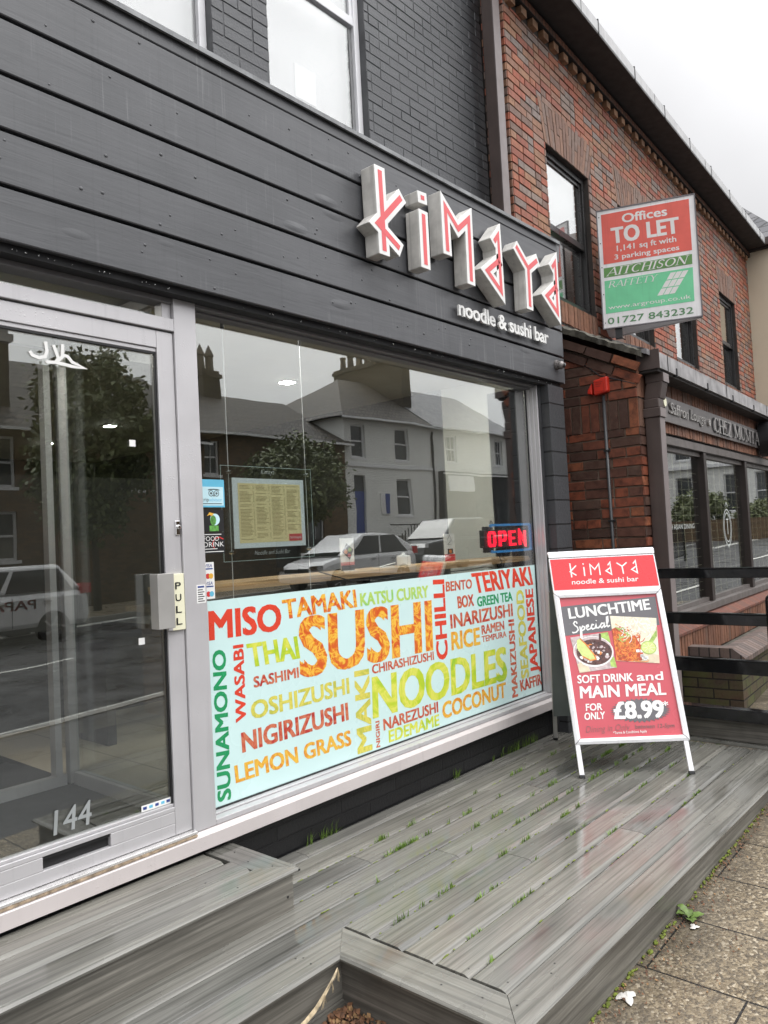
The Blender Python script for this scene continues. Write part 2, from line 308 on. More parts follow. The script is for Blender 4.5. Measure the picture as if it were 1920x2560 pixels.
M['tile'] = brick('dark_roof_tiles', [(.075, .062, .052), (.095, .078, .065), (.06, .05, .045)], (.012, .011, .01), bw=.24, bh=.22, mo=.025, bumpd=.03, rough=.6)
M['lead_moss'] = plain('mossy_verge', (.075, .07, .055), .8, var=.6, vs=12, bump=.8, bs=30)
M['sash_dark'] = plain('dark_sash_frame', (.022, .021, .021), .32, var=.2)
M['sash_brown'] = plain('brown_window_timber', (.028, .020, .017), .4, var=.2, streak=.3)
M['sash_grey'] = plain('grey_window_timber', (.12, .105, .098), .4, var=.15, streak=.3)
M['rail'] = plain('gloss_black_metal', (.006, .006, .007), .12, var=.3, spec=.6)
M['letter'] = plain('white_sign_letter', (.8, .8, .78), .35, var=.07, streak=.2)
M['letter_edge'] = plain('aged_letter_side', (.60, .585, .55), .4, var=.16, vs=12, streak=.45)
M['mould'] = plain('letter_mould', (.05, .05, .035), .8, var=.5, vs=60)
M['letter_red'] = plain('red_letter_face', (.72, .10, .11), .35, var=.04)
M['print_red'] = plain('print_red', (.80, .035, .045), .3, var=.04)
M['poster_red'] = plain('poster_red', (.56, .085, .11), .22, var=.05, vs=2)
M['poster_grey'] = plain('poster_grey', (.13, .125, .135), .22, var=.06)
M['print_white'] = plain('print_white', (.82, .82, .8), .3, var=.03)
M['print_dim'] = plain('print_dim', (.22, .10, .10), .3, var=.03)
M['snap'] = plain('white_snap_frame', (.80, .80, .82), .28, .1, var=.06, vs=4)
M['seam'] = plain('frame_joint', (.1, .1, .11), .5)
M['aback'] = plain('grey_board_back', (.16, .18, .175), .5, var=.15)
M['aleg'] = plain('dull_aluminium', (.45, .44, .42), .4, .4, var=.12)
M['to_red'] = plain('faded_red', (.68, .105, .075), .4, var=.08, streak=.22)
M['to_green'] = plain('mid_green', (.10, .25, .06), .45, var=.05)
M['to_mint'] = plain('mint_green', (.155, .57, .30), .4, var=.08, streak=.22)
M['to_white'] = plain('sign_white', (.74, .73, .73), .45, var=.08, streak=.3)
M['to_pale'] = plain('sign_pale', (.72, .70, .68), .45, var=.05)
M['to_dgreen'] = plain('dark_green_print', (.09, .23, .10), .45, var=.05)
M['sign_edge'] = plain('grey_sign_edge', (.15, .14, .15), .5, var=.1)
M['film'] = plain('pale_mint_film', (.60, .80, .785), .3, var=.035, vs=2, coat=.5)
M['f_red'] = plain('film_red', (.68, .06, .03), .3, var=.08)
M['f_green'] = plain('film_green', (.02, .30, .11), .3, var=.1)
def flame(name, stops, sc=11):
    t = NT(name); v = t.obj(); a = t.noise(v, sc, 4, .6, dist=2.2)
    r = t.math('ABSOLUTE', t.math('SUBTRACT', a, .5)); c = t.ramp(t.math('MULTIPLY', r, 3.2), stops); t.bsdf(c, .3, 0, .5, None, .3); return t.m
M['f_fire'] = flame('film_fire', [(0, (.88, .58, .08)), (.12, (.80, .34, .03)), (.32, (.66, .12, .02)), (1, (.52, .035, .012))], 8)
M['f_dred'] = flame('film_dark_red', [(0, (.62, .2, .1)), (.35, (.48, .045, .03)), (1, (.3, .02, .03))], 9)
M['f_lime'] = flame('film_lime', [(0, (.72, .72, .12)), (.3, (.5, .62, .03)), (.6, (.33, .56, .04)), (1, (.04, .42, .06))], 3.2)
M['f_olive'] = flame('film_olive', [(0, (.72, .64, .12)), (.4, (.5, .50, .07)), (1, (.36, .47, .12))], 8)
M['f_orange'] = flame('film_orange', [(0, (.82, .50, .06)), (.4, (.72, .28, .03)), (1, (.66, .12, .03))], 8)
M['f_pgreen'] = flame('film_pale_green', [(0, (.5, .66, .12)), (.5, (.3, .6, .15)), (1, (.1, .5, .12))], 6)
M['steel'] = plain('brushed_sign_steel', (.20, .185, .18), .38, .5, var=.12, vs=3, streak=.35)
M['steel_pale'] = plain('polished_letter_steel', (.50, .48, .46), .3, .6, var=.1)
M['chrome'] = plain('chrome', (.75, .75, .75), .12, 1)
M['alarm'] = plain('red_alarm_plastic', (.52, .03, .016), .35, var=.12)
M['alarm_d'] = plain('dark_red_print', (.25, .02, .012), .4)
M['conduit'] = plain('grey_conduit', (.05, .052, .055), .4)
M['oak'] = timber('oak_counter', (.78, .55, .31), grain=(2.2, 34, 34), rough=(.25, .4), var=.3, wet=False, dark=.35)
M['oak_edge'] = timber('oak_counter_edge', (.66, .42, .22), grain=(2.2, 34, 34), rough=(.3, .45), var=.3, wet=False, dark=.4)
M['ceil'] = plain('interior_ceiling', (.42, .42, .37), .8, var=.05)
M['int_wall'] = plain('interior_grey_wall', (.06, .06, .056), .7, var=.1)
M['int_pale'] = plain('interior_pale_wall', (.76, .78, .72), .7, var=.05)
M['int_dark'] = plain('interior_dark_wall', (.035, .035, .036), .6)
M['int_floor'] = brick('beige_floor_tiles', [(.60, .52, .40), (.63, .55, .42)], (.2, .17, .13), bw=.6, bh=.6, mo=.004, floor=True, bumpd=.001, rough=.35, offs=0, dirt=.1, noisy=.05)
M['mat'] = plain('dark_door_mat', (.025, .025, .026), .9, bump=.6, bs=200)
M['lamp'] = emis('downlight_glow', (1, .95, .87), 420)
M['neon_red'] = emis('red_tube_glow', (1, .012, .04), 3.0)
M['neon_blue'] = plain('blue_tube', (.04, .28, .62), .3, emit=(.03, .25, .7), es=.35)
M['menu_paper'] = plain('menu_paper', (.95, .84, .46), .6, var=.03)
M['menu_ink'] = plain('menu_ink', (.36, .28, .13), .6)
M['menu_mount'] = plain('menu_mount', (.84, .93, .95), .5, var=.03)
M['etch'] = plain('etched_white', (.62, .66, .64), .5)
M['sky_blue'] = plain('sticker_blue', (.13, .47, .66), .4)
M['pale_blue'] = plain('sticker_pale', (.52, .74, .80), .4)
M['ink'] = plain('black_ink', (.015, .015, .016), .4)
M['leaf_print'] = plain('green_leaf_print', (.10, .30, .06), .5, var=.5, vs=60)
M['yellow_pr'] = plain('yellow_print', (.75, .42, .05), .5)
M['navy'] = plain('navy_print', (.03, .06, .25), .4)
M['red_pr'] = plain('red_print', (.6, .04, .04), .4)
M['ivory'] = plain('ivory_plate', (.80, .78, .58), .4, var=.03)
M['num'] = plain('frosted_numerals', (.30, .32, .32), .5)
M['porcelain'] = plain('white_porcelain', (.8, .8, .78), .2, var=.03)
M['grass'] = plain('green_grass', (.13, .22, .03), .6, var=.5, vs=20)
M['moss'] = plain('moss', (.12, .15, .02), .9, var=.5, vs=30)
M['weed'] = plain('weed_leaf', (.10, .16, .035), .5, var=.4, vs=25)
M['litter'] = plain('brown_leaf_litter', (.10, .045, .02), .8, var=.7, vs=40)
M['litter2'] = plain('tan_leaf_litter', (.2, .115, .05), .8, var=.5, vs=40)
M['tissue'] = plain('wet_tissue', (.55, .53, .50), .6, var=.08, bump=.5, bs=30)
M['strip'] = plain('torn_strip', (.42, .34, .22), .6, var=.5, vs=40)
M['house_white'] = brick('white_painted_house_brick', [(.90, .90, .88), (.92, .92, .90), (.88, .88, .86)], (.62, .62, .6), bumpd=.006, noisy=.04, dirt=.12, mo=.008)
M['house_brown'] = brick('brown_stock_brick', [(.15, .092, .045), (.12, .075, .04), (.18, .105, .05)], (.09, .07, .05), bumpd=.006)
M['house_pot'] = plain('weathered_chimney_pot', (.10, .085, .07), .8)
M['house_stack'] = brick('sooty_chimney_brick', [(.075, .06, .045), (.06, .05, .04)], (.05, .045, .04))
M['house_glass'] = plain('house_window_glass', (.05, .055, .06), .06, spec=.8)
M['shop_black'] = plain('black_shop_paint', (.03, .03, .032), .4)
M['leaf_a'] = plain('tree_leaf', (.085, .105, .03), .5, var=.5, vs=4)
M['bark'] = plain('tree_bark', (.07, .05, .035), .9, bump=.6)
M['car_white'] = plain('white_car_paint', (.74, .74, .75), .18, coat=.6, var=.03)
M['car_silver'] = plain('silver_car_paint', (.74, .74, .75), .2, .1, coat=.6, var=.03)
M['car_dark'] = plain('dark_car_paint', (.035, .037, .042), .18, coat=.6, var=.03)
M['car_glass'] = plain('car_glass', (.015, .016, .017), .05, spec=.8)
M['tyre'] = plain('tyre', (.015, .015, .015), .8)
M['lamp_red'] = plain('red_lamp', (.45, .01, .015), .2)
M['f_food_rice'] = plain('pale_noodles', (.80, .74, .58), .5, var=.15, vs=60)
M['f_food_o'] = plain('orange_noodles', (.75, .22, .04), .4, var=.5, vs=45)
M['f_food_r'] = plain('red_sauce', (.5, .07, .02), .4, var=.4, vs=45)
M['f_food_g'] = plain('spring_onion', (.35, .5, .12), .4, var=.4, vs=40)
M['f_food_l'] = plain('lime_flesh', (.62, .72, .25), .4, var=.12, vs=60)
M['f_food_b'] = plain('cola', (.09, .035, .03), .3, var=.6, vs=50)
M['f_food_i'] = plain('ice', (.55, .45, .45), .3, var=.3, vs=50)
M['f_food_w'] = plain('board_cream', (.72, .62, .45), .5, var=.2, vs=20)

# ------------------------------------------------------------------ mesh helpers
class MB:
    def __init__(s): s.v = []; s.f = []; s.mi = []; s.cur = 0
    def mat(s, i): s.cur = i; return s
    def poly(s, pts):
        b = len(s.v); s.v += [tuple(p) for p in pts]; s.f.append(tuple(range(b, b + len(pts)))); s.mi.append(s.cur); return s
    def geo(s, vs, fs):
        b = len(s.v); s.v += [tuple(p) for p in vs]
        for f in fs: s.f.append(tuple(i + b for i in f)); s.mi.append(s.cur)
        return s
    def box(s, x0, x1, y0, y1, z0, z1):
        if x0 > x1: x0, x1 = x1, x0
        if y0 > y1: y0, y1 = y1, y0
        if z0 > z1: z0, z1 = z1, z0
        return s.geo([(x0, y0, z0), (x1, y0, z0), (x1, y1, z0), (x0, y1, z0), (x0, y0, z1), (x1, y0, z1), (x1, y1, z1), (x0, y1, z1)],
                     [(0, 3, 2, 1), (4, 5, 6, 7), (0, 1, 5, 4), (1, 2, 6, 5), (2, 3, 7, 6), (3, 0, 4, 7)])
    def prism(s, pts, axis, a, b):
        """polygon pts (2-D) pushed along axis: 'x' pts=(y,z), 'y' pts=(x,z), 'z' pts=(x,y)"""
        def P(p, t): return {'x': (t, p[0], p[1]), 'y': (p[0], t, p[1]), 'z': (p[0], p[1], t)}[axis]
        k = len(pts); vs = [P(p, a) for p in pts] + [P(p, b) for p in pts]
        return s.geo(vs, [tuple(range(k))[::-1], tuple(range(k, 2 * k))] + [(i, (i + 1) % k, k + (i + 1) % k, k + i) for i in range(k)])
    def cyl(s, p, q, r, r2=None, k=14, cap=True):
        p, q = Vector(p), Vector(q); r2 = r if r2 is None else r2; d = (q - p).normalized()
        a = d.orthogonal().normalized(); b = d.cross(a); vs = []
        for c, rr in ((p, r), (q, r2)):
            vs += [c + (a * math.cos(2 * math.pi * i / k) + b * math.sin(2 * math.pi * i / k)) * rr for i in range(k)]
        fs = [(i, (i + 1) % k, k + (i + 1) % k, k + i) for i in range(k)]
        if cap: fs += [tuple(range(k))[::-1], tuple(range(k, 2 * k))]
        return s.geo(vs, fs)
    def tube(s, pts, r, k=8):
        pts = [Vector(p) for p in pts]; vs = []; m = len(pts); a = None
        for i, p in enumerate(pts):
            d = (pts[min(i + 1, m - 1)] - pts[max(i - 1, 0)]).normalized()
            a = d.orthogonal().normalized() if a is None else (a - d * a.dot(d)).normalized()
            b = d.cross(a); vs += [p + (a * math.cos(2 * math.pi * j / k) + b * math.sin(2 * math.pi * j / k)) * r for j in range(k)]
        fs = [(i * k + j, i * k + (j + 1) % k, (i + 1) * k + (j + 1) % k, (i + 1) * k + j) for i in range(m - 1) for j in range(k)]
        return s.geo(vs, fs + [tuple(range(k))[::-1], tuple(range((m - 1) * k, m * k))])
    def lathe(s, prof, c=(0, 0, 0), k=20):
        vs = []; m = len(prof)
        for r, z in prof: vs += [(c[0] + r * math.cos(2 * math.pi * i / k), c[1] + r * math.sin(2 * math.pi * i / k), c[2] + z) for i in range(k)]
        return s.geo(vs, [(i * k + j, i * k + (j + 1) % k, (i + 1) * k + (j + 1) % k, (i + 1) * k + j) for i in range(m - 1) for j in range(k)])
    def ball(s, c, r, k=12, sq=(1, 1, 1)):
        prof = [(r * math.sin(math.pi * i / 8), -r * math.cos(math.pi * i / 8)) for i in range(9)]
        b = len(s.v); s.lathe(prof, (0, 0, 0), k)
        for i in range(b, len(s.v)): s.v[i] = (c[0] + s.v[i][0] * sq[0], c[1] + s.v[i][1] * sq[1], c[2] + s.v[i][2] * sq[2])
        return s
    def disc(s, c, r, k=20, ry=None):          # flat disc in the x-z plane, facing -y
        ry = ry or r
        return s.poly([(c[0] + r * math.cos(2 * math.pi * i / k), c[1], c[2] + ry * math.sin(2 * math.pi * i / k)) for i in range(k)])
    def ribbon(s, pts, wd, y0, y1=None, closed=False):
        """mitred stroke in the x-z plane; flat at y0, or solid from y0 (front) to y1"""
        P = [Vector(p) for p in pts]; m = len(P); L = []; Rg = []
        for i in range(m):
            a = (P[i] - P[i - 1]).normalized() if i > 0 else None; b = (P[i + 1] - P[i]).normalized() if i < m - 1 else None
            if a is None: a = b
            if b is None: b = a
            na, nb = Vector((-a.y, a.x)), Vector((-b.y, b.x)); mm = (na + nb)
            mm = mm.normalized() if mm.length > 1e-6 else na
            k = min(2.2, 1 / max(.2, mm.dot(na))); L.append(P[i] + mm * wd * .5 * k); Rg.append(P[i] - mm * wd * .5 * k)
        if y1 is None:
            for i in range(m - 1): s.poly([(q.x, y0, q.y) for q in (Rg[i], Rg[i + 1], L[i + 1], L[i])])
        else:
            vs = []
            for i in range(m): vs += [(Rg[i].x, y0, Rg[i].y), (L[i].x, y0, L[i].y), (L[i].x, y1, L[i].y), (Rg[i].x, y1, Rg[i].y)]
            fs = [(0, 1, 2, 3), ((m - 1) * 4 + 3, (m - 1) * 4 + 2, (m - 1) * 4 + 1, (m - 1) * 4)]
            for i in range(m - 1):
                for j in range(4): fs.append((i * 4 + j, (i + 1) * 4 + j, (i + 1) * 4 + (j + 1) % 4, i * 4 + (j + 1) % 4))
            s.geo(vs, fs)
        return s
    def xf(s, fn, start=0):
        for i in range(start, len(s.v)): s.v[i] = tuple(fn(s.v[i]))
        return s
    def build(s, name, mats, parent=None, smooth=False, bevel=0, loc=None):
        me = bpy.data.meshes.new(name); me.from_pydata(s.v, [], s.f)
        for m in (mats if isinstance(mats, (list, tuple)) else [mats]): me.materials.append(M[m] if isinstance(m, str) else m)
        me.polygons.foreach_set('material_index', s.mi)
        bm = bmesh.new(); bm.from_mesh(me)
        bmesh.ops.recalc_face_normals(bm, faces=bm.faces); bm.to_mesh(me); bm.free()
        if smooth: me.polygons.foreach_set('use_smooth', [True] * len(me.polygons))
        o = bpy.data.objects.new(name, me); COL.objects.link(o)
        if parent: o.parent = parent
        if loc: o.location = loc
        if bevel:
            b = o.modifiers.new('bevel', 'BEVEL'); b.width = bevel; b.segments = 2; b.limit_method = 'ANGLE'; b.angle_limit = R(40)
        return o

def bricks(mb, a0, a1, b0, b1, P, bw=.225, bh=.075, j=.0095, holes=(), out=.008, seed=1, bond=.5, header=0, ja=.0016):
    """lay real bricks on a wall: a along, b up, P(a, b, d) gives the point d out from the wall"""
    r_ = random.Random(seed); row = 0; z = b0
    while z < b1 - .01:
        zt = min(z + bh - j, b1); x = a0 - (bw * bond if row % 2 else 0); row += 1; zz = max(z, b0)
        while x < a1:
            w_ = bw * .5 if (header and r_.random() < header) else bw
            segs = [(max(x, a0), min(x + w_ - j, a1))]
            for h in holes:
                if zt > h[2] + .004 and zz < h[3] - .004:
                    q = []
                    for c, d in segs:
                        if d <= h[0] or c >= h[1]: q.append((c, d))
                        else:
                            if c < h[0]: q.append((c, h[0]))
                            if d > h[1]: q.append((h[1], d))
                    segs = q
            for c, d in segs:
                if d - c < .02: continue
                o = out * r_.uniform(.65, 1.25); e = .0025; t = [r_.uniform(-ja, ja) for _ in range(8)]
                fr = [P(c + e + t[0], zz + e + t[1], o), P(d - e + t[2], zz + e + t[3], o), P(d - e + t[4], zt - e + t[5], o), P(c + e + t[6], zt - e + t[7], o)]
                bk = [P(c, zz, 0), P(d, zz, 0), P(d, zt, 0), P(c, zt, 0)]
                mb.geo(fr + bk, [(0, 1, 2, 3), (4, 5, 1, 0), (5, 6, 2, 1), (6, 7, 3, 2), (7, 4, 0, 3)])
            x += w_
        z += bh
    return mb

def thing(name, label, cat, loc=(0, 0, 0), rz=0, group=None):
    o = bpy.data.objects.new(name, None); COL.objects.link(o); o.location = loc; o.rotation_euler = (0, 0, rz)
    o.empty_display_size = .1; o['label'] = label; o['category'] = cat
    if group: o['group'] = group
    return o
def tag(o, label, cat, group=None):
    o['label'] = label; o['category'] = cat
    if group: o['group'] = group
    return o
def kind(o, k): o['kind'] = k; return o
def copy_tree(src, label=None, loc=None, rz=None):
    r = src.copy(); COL.objects.link(r)
    if label: r['label'] = label
    if loc is not None: r.location = loc
    if rz is not None: r.rotation_euler = (0, 0, rz)
    for ch in list(src.children):
        c = ch.copy(); COL.objects.link(c); c.parent = r
        for g in ch.children:
            d = g.copy(); COL.objects.link(d); d.parent = c
    return r

# text: built-in font turned into flat geometry; baseline 0, capital height 1, x from 0 to 1
_TX = {}
def text_geo(body, bold=0.0, shear=0.0, spacing=1.0):
    key = (body, bold, shear, spacing)
    if key in _TX: return _TX[key]
    cu = bpy.data.curves.new('tmp', 'FONT'); cu.body = body; cu.offset = bold; cu.shear = shear; cu.space_character = spacing; cu.resolution_u = 3; cu.fill_mode = 'FRONT' if False else cu.fill_mode
    o = bpy.data.objects.new('tmp', cu); COL.objects.link(o); bpy.context.view_layer.update()
    me = bpy.data.meshes.new_from_object(o.evaluated_get(bpy.context.evaluated_depsgraph_get()))
    vs = [v.co.copy() for v in me.vertices]; fs = [tuple(p.vertices) for p in me.polygons]
    bpy.data.objects.remove(o); bpy.data.curves.remove(cu); bpy.data.meshes.remove(me)
    x0 = min(v.x for v in vs); x1 = max(v.x for v in vs); ch = CAPH
    _TX[key] = ([((v.x - x0) / (x1 - x0), v.y / ch) for v in vs], fs, (x1 - x0) / ch); return _TX[key]
CAPH = 1.0
_g = text_geo('H'); CAPH = max(v[1] for v in _g[0]); _TX.clear()
def put_text(mb, body, bl, br, tl, y, bold=0.0, shear=0.0, spacing=1.0, thick=0):
    """lay text in the x-z plane at depth y between baseline-left, baseline-right and cap-top-left points"""
    bl, br, tl = Vector(bl), Vector(br), Vector(tl); ux = br - bl; uy = tl - bl
    if not thick and bold > 0:      # heavier strokes: the same outline laid again a hair to each side
        h = uy.length * bold * 1.25; d = ux.normalized() * h; n_ = uy.normalized() * h * .55
        for i, q in enumerate((d + n_, -d - n_, d - n_, n_ - d)): put_text(mb, body, bl + q + d * 0, br + q, tl + q, y - .00003 * (i + 1), 0, shear, spacing)
        bold = 0
    vs, fs, _ = text_geo(body, bold, shear, spacing)
    def P(v, yy): q = bl + ux * v[0] + uy * v[1]; return (q.x, yy, q.y)
    if not thick: return mb.geo([P(v, y) for v in vs], fs)
    k = len(vs); ed = {}
    for f in fs:
        for i in range(len(f)):
            e = (f[i], f[(i + 1) % len(f)]); ed[e] = 1
    side = [(a, b, b + k, a + k) for (a, b) in ed if (b, a) not in ed]
    return mb.geo([P(v, y) for v in vs] + [P(v, y + thick) for v in vs], fs + [tuple(i + k for i in f[::-1]) for f in fs] + side)

SER = {'A': (.9, [(.06, 0, .45, 1, .06), (.45, 1, .84, 0, .13), (.22, .33, .66, .33, .05)], [(0, .2, 0), (.7, .96, 0)]),
 'I': (.4, [(.2, 0, .2, 1, .14)], [(.04, .36, 0), (.04, .36, 1)]), 'T': (.75, [(.37, 0, .37, 1, .14), (.02, .97, .73, .97, .06)], [(.2, .55, 0)]),
 'H': (.9, [(.16, 0, .16, 1, .14), (.74, 0, .74, 1, .14), (.16, .52, .74, .52, .05)], [(0, .32, 0), (0, .32, 1), (.58, .9, 0), (.58, .9, 1)]),
 'N': (.95, [(.14, 0, .14, 1, .06), (.8, 0, .8, 1, .06), (.14, 1, .8, 0, .14)], [(0, .28, 0), (0, .2, 1), (.66, .94, 1)]),
 'R': (.85, [(.16, 0, .16, 1, .14), (.16, .97, .5, .97, .05), (.5, .97, .62, .75, .12), (.62, .75, .5, .52, .12), (.16, .52, .5, .52, .05), (.42, .52, .8, 0, .13)], [(0, .32, 0), (.7, .9, 0)]),
 'F': (.7, [(.16, 0, .16, 1, .14), (.16, .97, .62, .97, .06), (.16, .52, .5, .52, .05), (.62, .97, .62, .78, .04)], [(0, .34, 0)]),
 'E': (.75, [(.16, 0, .16, 1, .14), (.16, .97, .64, .97, .06), (.16, .52, .5, .52, .05), (.16, .03, .66, .03, .06), (.64, .97, .64, .8, .04), (.66, .03, .66, .2, .04)], [(0, .1, 0)]),
 'Y': (.85, [(.1, 1, .42, .5, .13), (.42, .5, .42, 0, .14), (.42, .5, .74, 1, .06)], [(0, .26, 1), (.62, .86, 1), (.26, .58, 0)]),
 'U': (.85, [(.16, 1, .16, .25, .14), (.16, .25, .3, .04, .12), (.3, .04, .55, .04, .08), (.55, .04, .7, .25, .06), (.7, .25, .7, 1, .06)], [(0, .32, 1), (.58, .84, 1)]),
 'M': (1.1, [(.14, 0, .14, 1, .06), (.14, 1, .52, .1, .13), (.52, .1, .92, 1, .06), (.92, 0, .92, 1, .14)], [(0, .28, 0), (.76, 1.08, 0)]),
 'J': (.45, [(.24, 1, .24, .05, .14), (.24, .05, .04, -.12, .08)], [(.08, .42, 1)]),
 'Z': (.75, [(.06, .97, .68, .97, .06), (.66, .97, .08, .03, .13), (.06, .03, .7, .03, .06)], []),
 'C': (.85, 'C', []), 'O': (.95, 'O', []), 'S': (.65, 'S', []), ' ': (.4, [], [])}
def serif_text(mb, body, bl, br, tl, y, slant=0.0, thin=1.0):
    pos = 0; items = []
    for ch in body:
        wd, st, sf = SER[ch]
        if st == 'C' or st == 'O':
            a0, a1 = (50, 310) if ch == 'C' else (0, 360)
            pts = [(.46 + .36 * math.cos(R(a0 + (a1 - a0) * i / 20)), .5 + .46 * math.sin(R(a0 + (a1 - a0) * i / 20))) for i in range(21)]
            st = [(*pts[i], *pts[i + 1], .06 + .08 * abs(math.cos(R(a0 + (a1 - a0) * (i + .5) / 20)))) for i in range(20)]
        elif st == 'S':
            pts = [(.52, .8), (.46, .93), (.3, .97), (.14, .9), (.1, .74), (.2, .6), (.4, .47), (.5, .33), (.48, .14), (.34, .03), (.18, .05), (.08, .2)]
            st = [(*pts[i], *pts[i + 1], .1) for i in range(len(pts) - 1)]
        st = list(st) + [(a, .02 + h * .96, b, .02 + h * .96, .045) for a, b, h in sf]
        items += [(a + pos, b, c + pos, d, e) for a, b, c, d, e in st]; pos += wd
    bl, br, tl = Vector(bl), Vector(br), Vector(tl); ux = (br - bl) / pos; uy = tl - bl
    for k, (a, b, c, d, e) in enumerate(items):
        e *= thin; p, q = Vector((a, b)), Vector((c, d)); dr = (q - p); dr = dr.normalized() if dr.length else Vector((1, 0)); nn = Vector((-dr.y, dr.x)) * e / 2
        p -= dr * .01; q += dr * .01
        cs = [p - nn, q - nn, q + nn, p + nn]
        mb.poly([((bl + ux * (z.x + slant * z.y) + uy * z.y).x, y - .00004 * k, (bl + ux * (z.x + slant * z.y) + uy * z.y).y) for z in cs])
    return mb

def wall_holes(mb, x0, x1, z0, z1, holes, yf, depth, reveal=None):
    """wall face at y=yf with openings (x0,x1,z0,z1); reveals run to yf+reveal; solid back at yf+depth"""
    xs = sorted({x0, x1, *[h[i] for h in holes for i in (0, 1)]}); zs = sorted({z0, z1, *[h[i] for h in holes for i in (2, 3)]})
    rv = depth if reveal is None else reveal
    for i in range(len(xs) - 1):
        for j in range(len(zs) - 1):
            cx, cz = (xs[i] + xs[i + 1]) / 2, (zs[j] + zs[j + 1]) / 2
            if any(h[0] < cx < h[1] and h[2] < cz < h[3] for h in holes): continue
            mb.poly([(xs[i], yf, zs[j]), (xs[i + 1], yf, zs[j]), (xs[i + 1], yf, zs[j + 1]), (xs[i], yf, zs[j + 1])])
    for a, b, c, d in holes:
        mb.poly([(a, yf, c), (a, yf + rv, c), (a, yf + rv, d), (a, yf, d)]); mb.poly([(b, yf, c), (b, yf, d), (b, yf + rv, d), (b, yf + rv, c)])
        mb.poly([(a, yf, d), (a, yf + rv, d), (b, yf + rv, d), (b, yf, d)]); mb.poly([(a, yf, c), (b, yf, c), (b, yf + rv, c), (a, yf + rv, c)])
    for x in (x0, x1): mb.poly([(x, yf, z0), (x, yf + depth, z0), (x, yf + depth, z1), (x, yf, z1)])
    for z in (z0, z1): mb.poly([(x0, yf, z), (x1, yf, z), (x1, yf + depth, z), (x0, yf + depth, z)])
    return mb

# ------------------------------------------------------------------ ground: pavement, kerbs, road (the street climbs to the right)
def gz(x): return -.2 + (.045 * (min(x, 8) - 2.5)) + (.028 * (min(x, 30) - 8) if x > 8 else 0) + (.008 * (x - 30) if x > 30 else 0)
def sheet(name, y0, y1, dz, mat, x0=-60, x1=160, k='structure'):
    xs = [x0, -20, -8, -3, 0, 2.5, 5, 8, 12, 16, 20, 25, 30, 45, 70, x1]; b = MB()
    xs = [x0] + [x for x in xs if x0 < x < x1] + [x1]
    for a, c in zip(xs, xs[1:]): b.poly([(a, y0, gz(a) + dz), (c, y0, gz(c) + dz), (c, y1, gz(c) + dz), (a, y1, gz(a) + dz)])
    o = b.build(name, mat); o['kind'] = k; return o
sheet('ground', -400, 400, -.25, 'road', -400, 400)
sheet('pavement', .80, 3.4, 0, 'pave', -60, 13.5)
sheet('unseen_dark_path', -1.75, .795, -.004, 'road', -60, 13.5)  # unseen dark strip added so the door glass reflects dark ground
sheet('side_road', -1.9, 2.2, -.06, 'road', 13.5, 160)
sheet('road', -11.0, -1.9, -.11, 'road')
sheet('far_pavement', -14.2, -11.15, 0, 'pave')
def kerb(name, y0, y1):
    xs = list(range(-60, 0, 12)) + [0, 2.5, 5, 8, 14, 20, 30, 45, 70, 160]; b = MB()
    if y0 > -3: xs = [x for x in xs if x < 13] + [13.5]
    for a, c in zip(xs, xs[1:]):
        b.geo([(a, y0, gz(a) + .006), (c, y0, gz(c) + .006), (c, y1, gz(c) + .006), (a, y1, gz(a) + .006), (a, y0, gz(a) - .25), (c, y0, gz(c) - .25), (c, y1, gz(c) - .25), (a, y1, gz(a) - .25)], [(0, 1, 2, 3), (0, 4, 5, 1), (3, 2, 6, 7)])
    kind(b.build(name, 'kerb'), 'structure')
kerb('kerb', -1.9, -1.75); kerb('far_kerb', -11.15, -11.0)
b = MB()
for y, dash in ((-6.3, 1), (-10.72, 0), (-10.55, 0), (-2.2, 0), (-2.37, 0)):
    x = -40
    while x < 120:
        L = 4 if dash else 8
        if not (-2 < x < 6 and not dash and False): b.poly([(x, y - .05, gz(x) - .105), (x + L, y - .05, gz(x + L) - .105), (x + L, y + .05, gz(x + L) - .105), (x, y + .05, gz(x) - .105)])
        x += 6 if dash else 8
for k in range(9):
    x = 15 + k * 4.1; b.poly([(x, .2, gz(x) - .05), (x + 2.4, .5, gz(x + 2.4) - .05), (x + 2.4, .62, gz(x + 2.4) - .05), (x, .32, gz(x) - .05)])
for k in range(12):
    x = 14 + k * 3.2; b.poly([(x, -4.6, gz(x) - .104), (x + 2.2, -4.2, gz(x + 2.2) - .104), (x + 2.2, -4.08, gz(x + 2.2) - .104), (x, -4.48, gz(x) - .104)])
kind(b.build('road_markings', 'line'), 'structure')

